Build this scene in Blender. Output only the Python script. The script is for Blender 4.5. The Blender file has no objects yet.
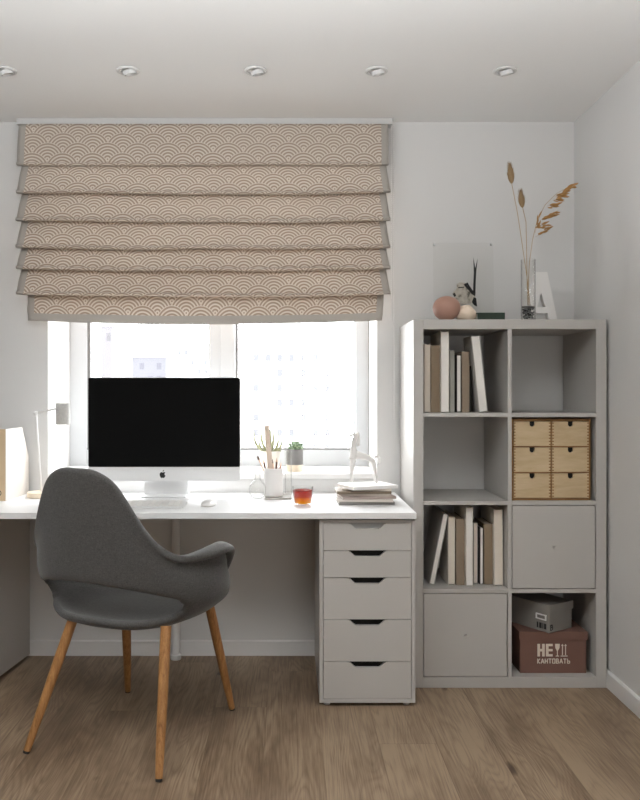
import bpy, bmesh, math, random
from mathutils import Vector, Matrix
R = math.radians
PI = math.pi
C = bpy.context.scene.collection
SC = bpy.context.scene
random.seed(7)

# ------------------------------------------------------------------ camera
EYE, DW, F = 1.184, 3.61, 805.0          # eye height, distance to window wall, focal length in pixels
cam_d = bpy.data.cameras.new('camera')
cam_d.sensor_fit = 'VERTICAL'; cam_d.sensor_height = 36; cam_d.sensor_width = 28.8
cam_d.lens = 36 * F / 800
cam_d.shift_x = (320 - 288) / 800; cam_d.shift_y = -(400 - 391) / 800
cam_d.clip_start = 0.05; cam_d.clip_end = 500
cam = bpy.data.objects.new('camera', cam_d); C.objects.link(cam)
cam.location = (0, -DW, EYE); cam.rotation_euler = (R(90), 0, 0)
SC.camera = cam

# ------------------------------------------------------------------ world, lights, exposure
SC.view_settings.view_transform = 'Standard'
SC.view_settings.look = 'None'
SC.view_settings.gamma = 1
SC.view_settings.use_curve_mapping = False
SC.view_settings.exposure = 0.0
W = bpy.data.worlds.new('overcast'); SC.world = W; W.use_nodes = True
bg = W.node_tree.nodes['Background']
bg.inputs[0].default_value = (0.97, 0.985, 1.0, 1)
bg.inputs[1].default_value = 14.0
SC.cycles.max_bounces = 10; SC.cycles.diffuse_bounces = 6
SC.cycles.transparent_max_bounces = 16
SC.cycles.sample_clamp_indirect = 6
SC.cycles.caustics_reflective = False; SC.cycles.caustics_refractive = False


def area(name, loc, rot, sx, sy, power, col=(1, 1, 1), portal=False):
    l = bpy.data.lights.new(name, 'AREA'); l.shape = 'RECTANGLE'; l.size = sx; l.size_y = sy
    l.energy = power; l.color = col
    if portal: l.cycles.is_portal = True
    o = bpy.data.objects.new(name, l); C.objects.link(o); o.location = loc; o.rotation_euler = rot
    return o


area('window_portal', (-0.34, 0.46, 1.45), (R(-90), 0, 0), 1.5, 1.35, 1, portal=True)
area('ceiling_fill', (-0.80, -2.45, 1.92), (R(174), R(5), 0), 3.0, 0.7, 94, (0.94, 0.972, 0.99))  # added uplight, kept out of view, to brighten ceiling and upper walls
area('room_fill', (0.85, -5.4, 1.1), (R(92), 0, R(6)), 1.5, 1.3, 22.5, (1.0, 0.97, 0.93))

# ------------------------------------------------------------------ node helpers
class NT:
    def __init__(s, name):
        s.m = bpy.data.materials.new(name); s.m.use_nodes = True
        s.t = s.m.node_tree; s.n = s.t.nodes; s.b = s.n['Principled BSDF']; s.out = s.n['Material Output']
    def set(s, sock, v):
        if isinstance(v, bpy.types.NodeSocket): s.t.links.new(v, sock)
        elif isinstance(v, (tuple, list)) and len(v) == 3 and sock.type == 'RGBA': sock.default_value = (*v, 1)
        else: sock.default_value = v
    def M(s, op, a, b=0.0, c=0.0):
        n = s.n.new('ShaderNodeMath'); n.operation = op
        for i, v in enumerate((a, b, c)): s.set(n.inputs[i], v)
        return n.outputs[0]
    def mix(s, f, a, b):
        n = s.n.new('ShaderNodeMix'); n.data_type = 'RGBA'
        s.set(n.inputs[0], f); s.set(n.inputs[6], a); s.set(n.inputs[7], b)
        return n.outputs[2]
    def coord(s, which='Object'):
        return s.n.new('ShaderNodeTexCoord').outputs[which]
    def sep(s, v):
        n = s.n.new('ShaderNodeSeparateXYZ'); s.set(n.inputs[0], v); return n.outputs
    def comb(s, x, y, z):
        n = s.n.new('ShaderNodeCombineXYZ')
        for i, v in enumerate((x, y, z)): s.set(n.inputs[i], v)
        return n.outputs[0]
    def scale(s, v, sc):
        n = s.n.new('ShaderNodeMapping'); s.set(n.inputs[0], v); n.inputs[3].default_value = sc; return n.outputs[0]
    def noise(s, v, scale=5, detail=3, rough=.5, dist=0.0):
        n = s.n.new('ShaderNodeTexNoise'); s.set(n.inputs['Vector'], v)
        n.inputs['Scale'].default_value = scale; n.inputs['Detail'].default_value = detail
        n.inputs['Roughness'].default_value = rough; n.inputs['Distortion'].default_value = dist
        return n.outputs[0]
    def white(s, v):
        n = s.n.new('ShaderNodeTexWhiteNoise'); n.noise_dimensions = '3D'; s.set(n.inputs[0], v); return n.outputs[0]
    def ramp(s, f, stops):
        n = s.n.new('ShaderNodeValToRGB'); s.set(n.inputs[0], f); e = n.color_ramp.elements
        while len(e) < len(stops): e.new(0.5)
        for i, (p, c) in enumerate(stops): e[i].position = p; e[i].color = (*c, 1)
        return n.outputs[0]
    def bump(s, h, strength=.2, dist=.002):
        n = s.n.new('ShaderNodeBump'); n.inputs['Strength'].default_value = strength
        n.inputs['Distance'].default_value = dist; s.set(n.inputs['Height'], h)
        s.t.links.new(n.outputs[0], s.b.inputs['Normal'])
    def P(s, **k):
        for a, v in k.items(): s.set(s.b.inputs[a.replace('_', ' ')], v)
        return s


def lin(r, g, b):
    f = lambda c: c / 12.92 if c <= .04045 else ((c + .055) / 1.055) ** 2.4
    return tuple(f(c / 255) for c in (r, g, b))


def paint(name, rgb, rough=.5, spec=.4, var=.03, bump=.04, sc=40, metal=0.0):
    m = NT(name); v = m.coord()
    n = m.noise(v, sc, 3)
    a = tuple(max(0, c * (1 - var)) for c in rgb); b = tuple(min(1, c * (1 + var)) for c in rgb)
    m.P(Base_Color=m.mix(n, a, b), Roughness=rough, Specular_IOR_Level=spec, Metallic=metal)
    if bump: m.bump(n, bump)
    return m.m


def wood(name, c1, c2, axis=2, sc=30, rough=.45, stretch=12, spec=.35):
    m = NT(name); v = m.coord()
    s_ = [sc, sc, sc]; s_[axis] = sc / stretch
    g = m.noise(m.scale(v, s_), 1.0, 5, .6, .6)
    g2 = m.noise(m.scale(v, [q * 5 for q in s_]), 1.0, 2)
    f = m.M('ADD', m.M('MULTIPLY', g, .75), m.M('MULTIPLY', g2, .25))
    m.P(Base_Color=m.ramp(f, [(.3, c1), (.7, c2)]), Roughness=rough, Specular_IOR_Level=spec)
    m.bump(f, .08)
    return m.m


def fabric(name, c1, c2, sc=900, rough=.9):
    m = NT(name); v = m.coord()
    a = m.noise(m.scale(v, (sc, sc * .12, sc * .3)), 1, 1)
    b = m.noise(m.scale(v, (sc * .15, sc * .5, sc)), 1, 1)
    cl = m.M('ADD', m.M('MULTIPLY', m.noise(m.scale(v, (60, 60, 260)), 1, 3, .6), .5), m.M('MULTIPLY', m.noise(m.scale(v, (300, 300, 70)), 1, 3, .6), .5))
    f = m.M('ADD', m.M('MULTIPLY', m.M('ADD', a, b), .3), m.M('MULTIPLY', cl, .4))
    m.P(Base_Color=m.ramp(f, [(.36, c1), (.64, c2)]), Roughness=rough, Specular_IOR_Level=.15,
        Sheen_Weight=.25, Sheen_Roughness=.5)
    m.bump(f, .35, .0015)
    return m.m


def glass(name, tint=(1, 1, 1), refl=.10, rough=.02, edge=.0):
    """thin clear glass: passes light, mirrors a little more at grazing angles"""
    m = NT(name)
    tr = m.n.new('ShaderNodeBsdfTransparent'); gl = m.n.new('ShaderNodeBsdfGlossy')
    gl.inputs['Roughness'].default_value = rough
    lw = m.n.new('ShaderNodeLayerWeight'); lw.inputs[0].default_value = .35
    fac = m.M('MULTIPLY_ADD', m.M('POWER', lw.outputs['Facing'], 2.0), .55, refl * .5)
    if edge:
        m.set(tr.inputs[0], m.mix(m.M('POWER', lw.outputs['Facing'], 2.5), tint, tuple(c * (1 - edge) for c in tint)))
    else: m.set(tr.inputs[0], tint)
    mx = m.n.new('ShaderNodeMixShader'); m.set(mx.inputs[0], fac)
    m.t.links.new(tr.outputs[0], mx.inputs[1]); m.t.links.new(gl.outputs[0], mx.inputs[2])
    m.t.links.new(mx.outputs[0], m.out.inputs[0])
    return m.m


# ------------------------------------------------------------------ materials
M_wall = paint('wall_paint', (.670, .662, .652), .85, .2, .012, .03, 160)
M_wall_dark = paint('darkened_wall_paint', (.20, .195, .19), .85, .2, .012, .03, 160)  # unseen walls, darkened on purpose so less light bounces back
M_ceil = paint('ceiling_paint', (.84, .835, .825), .9, .15, .01, .02, 120)
M_trim = paint('trim_white', (.78, .77, .76), .45, .4, .01, 0)
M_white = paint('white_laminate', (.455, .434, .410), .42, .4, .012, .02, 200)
M_desk = paint('white_desktop', (.80, .80, .80), .38, .45, .01, .02, 200)
M_pvc = paint('window_plastic', (.50, .51, .52), .35, .45, .01, 0)
M_gasket = paint('gasket_rubber', (.19, .185, .18), .6, .3)
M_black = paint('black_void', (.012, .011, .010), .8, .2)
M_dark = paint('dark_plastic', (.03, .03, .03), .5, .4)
M_alu = paint('brushed_aluminium', (.80, .80, .80), .42, .5, .01, 0, 300, .1)
M_silver = paint('silver_metal', (.6, .6, .6), .3, .5, .02, 0, 100, .9)
M_porc = paint('white_porcelain', (.80, .78, .76), .35, .5, .01, 0)
M_oak = wood('oak_leg', lin(126, 84, 48), lin(184, 136, 86), 2, 85, .42, 9)
M_birch = wood('birch_plywood', lin(182, 158, 122), lin(204, 182, 148), 0, 26, .5, 5)
M_birch_edge = wood('birch_dark_edge', lin(120, 84, 46), lin(160, 118, 70), 0, 40, .5, 6)
M_pale_wood = wood('pale_wood', lin(222, 206, 184), lin(236, 222, 200), 0, 30, .5, 8)
M_chair = fabric('charcoal_wool', lin(52, 51, 50), lin(92, 90, 88))
M_linen = fabric('lamp_fabric', lin(176, 174, 170), lin(200, 198, 194), 700)
M_glass = glass('clear_glass', (.985, .985, .98), .04, .02, .42)
M_pane = glass('window_glass', (.985, .99, .99), .03)
M_acr = glass('acrylic_sheet', (.992, .992, .99), .004, .05)


def floor_mat():
    m = NT('oak_planks'); v = m.coord(); x, y, z = m.sep(v)[:3]
    pw, pl = .193, 2.4
    px = m.M('DIVIDE', m.M('ADD', x, 9.923), pw); ix = m.M('FLOOR', px)
    off = m.white(m.comb(ix, 3.0, 1.0))
    py = m.M('ADD', m.M('DIVIDE', m.M('ADD', y, 20), pl), m.M('MULTIPLY', off, 7.0)); iy = m.M('FLOOR', py)
    fx = m.M('FRACT', px); fy = m.M('FRACT', py)
    idv = m.white(m.comb(ix, iy, 5.0)); id2 = m.white(m.comb(iy, ix, 9.0))
    gx = m.M('ADD', x, m.M('MULTIPLY', idv, 13.0)); gy = m.M('ADD', y, m.M('MULTIPLY', id2, 17.0))
    # cathedral rings: slow noise warped across the plank, cut into bands
    slow = m.noise(m.comb(m.M('MULTIPLY', gx, 5.0), m.M('MULTIPLY', gy, .75), idv), 1.0, 2, .5, .35)
    rings = m.M('PINGPONG', m.M('MULTIPLY', slow, 30.0), .5)
    rings = m.M('POWER', m.M('MULTIPLY', rings, 2.0), 1.6)
    fine = m.noise(m.comb(m.M('MULTIPLY', gx, 190.0), m.M('MULTIPLY', gy, 5.0), 0.0), 1.0, 3, .6)
    mid = m.noise(m.comb(m.M('MULTIPLY', gx, 34.0), m.M('MULTIPLY', gy, 1.6), 2.0), 1.0, 4, .6)
    kn = m.noise(m.comb(m.M('MULTIPLY', gx, 9.0), m.M('MULTIPLY', gy, 5.0), 7.0), 1.0, 1)
    knot = m.M('SMOOTH_MAX', m.M('MULTIPLY', m.M('SUBTRACT', kn, .725), 9.0), 0.0, .05)
    big = m.noise(m.comb(m.M('MULTIPLY', gx, 7.0), m.M('MULTIPLY', gy, 2.2), 4.0), 1.0, 3, .55)
    ringw = m.M('MULTIPLY', rings, m.M('SMOOTH_MAX', m.M('MULTIPLY_ADD', big, 1.6, -.45), 0.0, .1))
    f = m.M('ADD', m.M('MULTIPLY', fine, .32), m.M('ADD', m.M('MULTIPLY', mid, .18), m.M('MULTIPLY', big, .52)))
    f = m.M('SUBTRACT', f, m.M('MULTIPLY', ringw, .16))
    f = m.M('ADD', f, .03)
    f = m.M('ADD', f, m.M('MULTIPLY', m.M('SUBTRACT', idv, .5), .10))
    f = m.M('SUBTRACT', f, m.M('MULTIPLY', knot, .5))
    col = m.ramp(f, [(.29, lin(72, 55, 42)), (.45, lin(114, 94, 75)), (.62, lin(152, 131, 108))])
    ex = m.M('MINIMUM', fx, m.M('SUBTRACT', 1.0, fx)); ey = m.M('MINIMUM', fy, m.M('SUBTRACT', 1.0, fy))
    seam = m.M('MINIMUM', m.M('DIVIDE', ex, .008), m.M('DIVIDE', ey, .0008))
    seam = m.M('MINIMUM', seam, 1.0)
    col = m.mix(m.M('MULTIPLY_ADD', seam, .5, .5), lin(84, 66, 50), col)
    m.P(Base_Color=col, Roughness=.48, Specular_IOR_Level=.35)
    m.bump(m.M('ADD', m.M('MULTIPLY', f, .3), seam), .25, .001)
    return m.m


def blind_mat():
    """rows of nested arches (fish scale rings) woven in cream on taupe, grey band along the edges; UV is in metres"""
    m = NT('arch_weave'); uv = m.coord('UV'); u, v, _ = m.sep(uv)[:3]
    Rr, hp, s_ = .0735, .0665, .0446
    row = m.M('FLOOR', m.M('DIVIDE', v, s_)); t = m.M('SUBTRACT', v, m.M('MULTIPLY', row, s_))
    def dist(k):
        par = m.M('FLOORED_MODULO', m.M('ADD', row, float(k)), 2.0)
        du = m.M('SUBTRACT', m.M('FLOORED_MODULO', m.M('ADD', m.M('ADD', u, m.M('MULTIPLY', par, hp)), hp), 2 * hp), hp)
        dv = m.M('SUBTRACT', t, k * s_)
        return m.M('SQRT', m.M('ADD', m.M('MULTIPLY', du, du), m.M('MULTIPLY', dv, dv)))
    d1, d2, d3 = dist(-1), dist(0), dist(1)
    in1 = m.M('LESS_THAN', d1, Rr); in2 = m.M('LESS_THAN', d2, Rr)
    d = m.M('ADD', m.M('MULTIPLY', in2, d2), m.M('MULTIPLY', m.M('SUBTRACT', 1.0, in2), d3))
    d = m.M('ADD', m.M('MULTIPLY', in1, d1), m.M('MULTIPLY', m.M('SUBTRACT', 1.0, in1), d))
    ph = m.M('DIVIDE', m.M('SUBTRACT', Rr, d), Rr / 5.5)
    band = m.M('COSINE', m.M('MULTIPLY', ph, 2 * PI))           # +1 on the cream lines
    thr = m.noise(m.scale(uv, (900, 900, 1)), 1, 1)
    band = m.M('ADD', band, m.M('MULTIPLY', m.M('SUBTRACT', thr, .5), .9))
    f = m.M('SMOOTH_MIN', m.M('SMOOTH_MAX', m.M('MULTIPLY_ADD', band, .8, .40), 0.0, .1), 1.0, .1)
    col = m.mix(f, lin(172, 154, 139), lin(228, 218, 206))
    # grey edging
    e = m.M('MINIMUM', u, m.M('SUBTRACT', 1.638, u))
    eg = m.M('LESS_THAN', e, .031)
    eb = m.M('LESS_THAN', v, .034)
    col = m.mix(m.M('MAXIMUM', eg, eb), col, lin(180, 174, 167))
    wv = m.noise(m.scale(uv, (1400, 300, 1)), 1, 1)
    m.P(Base_Color=col, Roughness=.9, Specular_IOR_Level=.1, Sheen_Weight=.1)
    m.bump(m.M('ADD', wv, m.M('MULTIPLY', f, .6)), .25, .001)
    tl = m.n.new('ShaderNodeBsdfTranslucent'); m.set(tl.inputs[0], col)
    mx = m.n.new('ShaderNodeMixShader'); mx.inputs[0].default_value = .18
    m.t.links.new(m.b.outputs[0], mx.inputs[1]); m.t.links.new(tl.outputs[0], mx.inputs[2])
    m.t.links.new(mx.outputs[0], m.out.inputs[0])
    return m.m


def facade_mat(name, wall, win, wx, wz, fx=.5, fz=.55):
    m = NT(name); x, y, z = m.sep(m.coord())[:3]
    h = m.M('ADD', x, y)
    a = m.M('FRACT', m.M('DIVIDE', h, wx)); b = m.M('FRACT', m.M('DIVIDE', z, wz))
    w = m.M('MULTIPLY', m.M('LESS_THAN', a, fx), m.M('LESS_THAN', b, fz))
    r = m.white(m.comb(m.M('FLOOR', m.M('DIVIDE', h, wx)), m.M('FLOOR', m.M('DIVIDE', z, wz)), 1.0))
    w = m.M('MULTIPLY', w, m.M('GREATER_THAN', r, .5))
    m.P(Base_Color=m.mix(w, wall, win), Roughness=.8)
    return m.m


M_floor = floor_mat(); M_blind = blind_mat()

# ------------------------------------------------------------------ mesh helpers
class MB:
    def __init__(s): s.b = bmesh.new()
    def _bev(s, geom, bev, seg=2):
        if bev > 0:
            ed = list({e for f in geom for e in f.edges})
            bmesh.ops.bevel(s.b, geom=ed, offset=bev, segments=seg, profile=.6, affect='EDGES', clamp_overlap=True)
    def box(s, x0, x1, y0, y1, z0, z1, bev=0.0, seg=2, mtx=None):
        vs = [s.b.verts.new((x, y, z)) for x in (x0, x1) for y in (y0, y1) for z in (z0, z1)]
        if mtx is not None:
            for v in vs: v.co = mtx @ v.co
        fs = [s.b.faces.new([vs[i] for i in q]) for q in
              ((0, 1, 3, 2), (4, 6, 7, 5), (0, 4, 5, 1), (2, 3, 7, 6), (0, 2, 6, 4), (1, 5, 7, 3))]
        s._bev(fs, bev, seg); return s
    def prism(s, pts, axis, a0, a1, bev=0.0, mtx=None, seg=1):
        """pts: 2D outline on the plane across 'axis' (x: (y,z), y: (x,z), z: (x,y))"""
        def mk(p, a):
            c = {'x': (a, p[0], p[1]), 'y': (p[0], a, p[1]), 'z': (p[0], p[1], a)}[axis]
            return s.b.verts.new(mtx @ Vector(c) if mtx is not None else c)
        A = [mk(p, a0) for p in pts]; B = [mk(p, a1) for p in pts]; n = len(pts)
        fs = [s.b.faces.new(A), s.b.faces.new(B[::-1])]
        fs += [s.b.faces.new((A[i], B[i], B[(i + 1) % n], A[(i + 1) % n])) for i in range(n)]
        s._bev(fs, bev, seg); return s
    def tube(s, pts, radii, seg=12, caps=True):
        pts = [Vector(p) for p in pts]
        if not isinstance(radii, (list, tuple)): radii = [radii] * len(pts)
        rings = []; up = None
        for i, p in enumerate(pts):
            d = (pts[min(i + 1, len(pts) - 1)] - pts[max(i - 1, 0)]).normalized()
            if up is None: up = Vector((0, 0, 1)) if abs(d.z) < .9 else Vector((0, 1, 0))
            a = d.cross(up).normalized(); b = a.cross(d).normalized(); up = b
            rings.append([s.b.verts.new(p + radii[i] * (math.cos(t) * a + math.sin(t) * b))
                          for t in (2 * PI * k / seg for k in range(seg))])
        for A, B in zip(rings, rings[1:]):
            for k in range(seg): s.b.faces.new((A[k], A[(k + 1) % seg], B[(k + 1) % seg], B[k]))
        if caps: s.b.faces.new(rings[0][::-1]); s.b.faces.new(rings[-1])
        return s
    def lathe(s, prof, cx=0, cy=0, seg=32, sx=1.0, sy=1.0, mtx=None):
        """prof: (r, z) bottom to top; r = 0 closes to a point"""
        rings = []
        for r, z in prof:
            if r < 1e-6: rings.append([s.b.verts.new((cx, cy, z))])
            else: rings.append([s.b.verts.new((cx + sx * r * math.cos(2 * PI * k / seg), cy + sy * r * math.sin(2 * PI * k / seg), z)) for k in range(seg)])
        if mtx is not None:
            for q in rings:
                for v in q: v.co = mtx @ v.co
        for A, B in zip(rings, rings[1:]):
            for k in range(seg):
                k2 = (k + 1) % seg
                if len(A) == 1 and len(B) == 1: continue
                if len(A) == 1: s.b.faces.new((A[0], B[k2], B[k]))
                elif len(B) == 1: s.b.faces.new((A[k], A[k2], B[0]))
                else: s.b.faces.new((A[k], A[k2], B[k2], B[k]))
        return s
    def ball(s, c, r, sx=1, sy=1, sz=1, u=12, v=8):
        m_ = Matrix.Translation(c) @ Matrix.Diagonal((sx, sy, sz, 1))
        bmesh.ops.create_uvsphere(s.b, u_segments=u, v_segments=v, radius=r, matrix=m_); return s
    def blade(s, p0, p1, w, bulge=Vector((0, 0, 0)), n=4, thick=.0006):
        """a thin tapering leaf with a little thickness"""
        p0, p1 = Vector(p0), Vector(p1); d = (p1 - p0).normalized()
        side = d.cross(Vector((0, 1, 0)));
        if side.length < .1: side = d.cross(Vector((1, 0, 0)))
        side.normalize(); nr = side.cross(d)
        prev = None
        for i in range(n + 1):
            t = i / n; c = p0.lerp(p1, t) + bulge * math.sin(PI * t)
            ww = w * (math.sin(PI * (.15 + .85 * t)) ** .8 if t < 1 else .03) * .5 + 1e-5
            q = [s.b.verts.new(c + side * ww), s.b.verts.new(c + nr * thick), s.b.verts.new(c - side * ww), s.b.verts.new(c - nr * thick)]
            if prev:
                for k in range(4): s.b.faces.new((prev[k], prev[(k + 1) % 4], q[(k + 1) % 4], q[k]))
            else: s.b.faces.new(q[::-1])
            prev = q
        s.b.faces.new(prev); return s
    def build(s, name, mat, parent=None, smooth=None, loc=None, rot=None):
        bmesh.ops.recalc_face_normals(s.b, faces=s.b.faces)
        me = bpy.data.meshes.new(name); s.b.to_mesh(me); s.b.free()
        if smooth is not None:
            for p in me.polygons: p.use_smooth = True
            if smooth < 180:
                me.set_sharp_from_angle(angle=R(smooth))
        me.materials.append(mat)
        o = bpy.data.objects.new(name, me); C.objects.link(o)
        if parent: o.parent = parent
        if loc: o.location = loc
        if rot: o.rotation_euler = rot
        return o


def tag(o, label, cat, group=None):
    o['label'] = label; o['category'] = cat
    if group: o['group'] = group
    return o


def thing(name, label, cat, loc=(0, 0, 0), rz=0.0, group=None, rot=None):
    o = bpy.data.objects.new(name, None); C.objects.link(o); o.empty_display_size = .05
    o.location = loc; o.rotation_euler = rot or (0, 0, rz)
    return tag(o, label, cat, group)


def struct(o): o['kind'] = 'structure'; return o


def dup(root, loc=None, rot=None, label=None):
    r = root.copy(); C.objects.link(r)
    if loc: r.location = loc
    if rot: r.rotation_euler = rot
    if label: r['label'] = label
    for ch in list(root.children):
        c = ch.copy(); C.objects.link(c); c.parent = r
        for g in list(ch.children):
            d = g.copy(); C.objects.link(d); d.parent = c
    return r


def baked(o):
    dg = bpy.context.evaluated_depsgraph_get(); dg.update()
    me = bpy.data.meshes.new_from_object(o.evaluated_get(dg)); me.name = o.name
    o.modifiers.clear(); old = o.data; o.data = me; bpy.data.meshes.remove(old)
    return o


def skin(name, pts, edges, mat, parent=None, sub=2, root=0):
    """pts: (x, y, z, rx, ry)"""
    me = bpy.data.meshes.new(name); me.from_pydata([p[:3] for p in pts], edges, [])
    o = bpy.data.objects.new(name, me); C.objects.link(o)
    o.modifiers.new('skin', 'SKIN'); o.modifiers['skin'].use_smooth_shade = True
    for i, p in enumerate(pts):
        sv = me.skin_vertices[0].data[i]; sv.radius = (p[3], p[4] if len(p) > 4 else p[3]); sv.use_root = (i == root)
    m_ = o.modifiers.new('sub', 'SUBSURF'); m_.levels = m_.render_levels = sub
    baked(o); o.data.materials.clear(); o.data.materials.append(mat)
    for p in o.data.polygons: p.use_smooth = True
    if parent: o.parent = parent
    return o


def P(px, py, d):
    return Vector(((px - 288) * d / F, d - DW, EYE - (py - 391) * d / F))


# ------------------------------------------------------------------ the room
ZC = 2.39; XR = 1.283; XL = -2.3; YB = -6.2
WX0, WX1, WZ0, WZ1, ND = -1.076, .399, .79, 2.15, .36
struct(MB().box(XL - .1, XR + .1, YB - .1, .5, -.1, 0).build('floor', M_floor))
struct(MB().box(XL - .1, XR + .1, YB - .1, .5, ZC, ZC + .1).build('ceiling', M_ceil))
w = MB()
w.box(XL - .1, WX0, 0, .46, 0, ZC).box(WX1, XR + .1, 0, .46, 0, ZC).box(WX0, WX1, 0, .46, 0, WZ0).box(WX0, WX1, 0, .46, WZ1, ZC)
struct(w.build('wall_back', M_wall))
struct(MB().box(XR, XR + .1, YB, 0, 0, ZC).build('wall_right', M_wall))
struct(MB().box(XL - .1, XL, YB, 0, 0, ZC).build('wall_left', M_wall_dark))
struct(MB().box(XL - .1, XR + .1, YB - .1, YB, 0, ZC).build('wall_front', M_wall_dark))
BBH = .068
bp = lambda: [(0, 0), (0.012, 0), (0.012, BBH - .006), (.006, BBH), (0, BBH)]
struct(MB().prism([(-a, b) for a, b in bp()], 'x', XL, XR).build('baseboard_back', M_trim))
struct(MB().prism([(XR - a, b) for a, b in bp()], 'y', YB, -.012).build('baseboard_right', M_trim))

# window: frame, two sashes with panes, sill
fy0, fy1 = ND, ND + .07
win = MB()
GZ0, GZ1 = .90, 2.07
PANES = ((-.98, -.405), (-.246, .321))
FX = (WX0, PANES[0][0] - .012, PANES[0][1] + .012, PANES[1][0] - .012, PANES[1][1] + .012, WX1)
for a, b in ((FX[0], FX[1]), (FX[2], FX[3]), (FX[4], FX[5])):
    win.box(a, b, fy0, fy1, WZ0, WZ1, .004)
for a, b in ((FX[1], FX[2]), (FX[3], FX[4])):
    win.box(a, b, fy0, fy1, WZ0, GZ0 - .006, .004).box(a, b, fy0, fy1, GZ1 + .006, WZ1, .004)
win = struct(win.build('window_1', M_pvc))
for i, (a, b) in enumerate(PANES):
    g = MB(); t = .011 if i == 0 else .006
    a0, b0 = a - .012, b + .012
    g.box(a0, a0 + t + .004, fy0 + .012, fy1 - .012, GZ0 - .006, GZ1 + .006).box(b0 - (.005 if i else .001), b0, fy0 + .02, fy1 - .02, GZ0 - .006, GZ1 + .006)
    g.box(a0, b0, fy0 + .004, fy1 - .02, GZ0 - .006, GZ0 + .002).box(a0, b0, fy0 + .02, fy1 - .02, GZ1, GZ1 + .006)
    g.build('gasket', M_gasket, win)
    MB().box(a0 + .004, b0 - .004, fy0 + .03, fy0 + .034, GZ0 - .002, GZ1 + .002).build('pane', M_pane, win)
sash = MB()
sash.box(-.335, -.262, fy0 - .014, fy0, GZ0 - .06, GZ1 + .05, .004)
sash.build('mullion_cover', M_pvc, win)
MB().box(WX0, WX1, -.012, ND, .79, .815, .004).build('sill', M_trim, win)

# ------------------------------------------------------------------ outside: pale buildings and snow
snow = paint('snow', (.85, .86, .88), .9, .1, .02, 0)
struct(MB().box(-120, 120, 6, 160, -16.2, -16).build('snow_ground', snow))
def building(name, label, x0, x1, y0, y1, z1, mat, roof=True):
    o = thing(name, label, 'building', ((x0 + x1) / 2, y0, -16))
    w_ = (x1 - x0) / 2
    MB().box(-w_, w_, 0, y1 - y0, 0, z1 + 16).build('facade', mat, o)
    if roof: MB().box(-w_ - .15, w_ + .15, -.15, y1 - y0 + .15, z1 + 16, z1 + 16.5).build('parapet', snow, o)
    return o
FA = facade_mat('facade_pale', (.80, .80, .82), (.055, .055, .059), .9, 1.3, .5, .5)
FB = facade_mat('facade_lavender', (.060, .059, .066), (.042, .041, .050), .8, 1.2, .55, .5)
FC = facade_mat('facade_white', (.85, .85, .85), (.056, .056, .060), .62, .78, .45, .5)
FD = facade_mat('facade_grey', (.062, .058, .062), (.040, .037, .040), .7, 1.1, .45, .55)
def bpx(name, label, xa, xb, ytop, d, depth, mat):
    a, b = P(xa, ytop, d), P(xb, ytop, d)
    return building(name, label, a.x, b.x, d - DW, d - DW + depth, a.z, mat)
bpx('apartment_tower', 'slim grey tower outside the left window pane', 101, 112, 326, 60, 8, FD)
bpx('apartment_block', 'long low lavender block outside the left window pane', 113, 166, 357, 75, 10, FB)
bpx('apartment_block', 'pale block beyond the lavender one outside the left pane', 150, 232, 344, 110, 12, FA)
bpx('apartment_block', 'wide white gridded block filling the right window pane', 246, 332, 350, 42, 9, FC)
bpx('apartment_tower', 'tall pale tower at the right edge of the right window pane', 334, 347, 326, 36, 4, FA)

# ------------------------------------------------------------------ ceiling spotlights
M_spot = paint('spot_paint', (.66, .655, .645), .6, .3, .01, 0)
def spotlight():
    o = thing('recessed_spotlight', 'spot', 'ceiling light', (0, 0, ZC), 0, 'recessed ceiling spotlights')
    MB().lathe([(.043, -.001), (.043, -.006), (.037, -.009), (.030, -.006), (.030, -.001)], seg=32).build('trim_ring', M_spot, o, 40)
    t = Matrix.Translation((.006, 0, -.004)) @ Matrix.Rotation(R(-12), 4, 'Y') @ Matrix.Rotation(R(10), 4, 'X')
    MB().lathe([(0, -.006), (.018, -.006), (.021, -.014), (.024, -.014), (.026, -.004), (.026, .001)], seg=28, mtx=t).build('swivel_head', M_spot, o, 40)
    return o
SPL = ['recessed white ceiling spotlight cut by the left edge of the picture',
       'recessed white ceiling spotlight above the left half of the blind, second from left',
       'recessed white ceiling spotlight in the middle of the row of five',
       'recessed white ceiling spotlight above the right end of the blind',
       'recessed white ceiling spotlight farthest right, above the shelf unit']
sp = spotlight()
for k, x in enumerate((5, 128, 255.5, 376.5, 505)):
    o = sp if k == 0 else dup(sp)
    p = P(x, 70, 3.024); o.location = (p.x, p.y, ZC); o['label'] = SPL[k]

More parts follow.
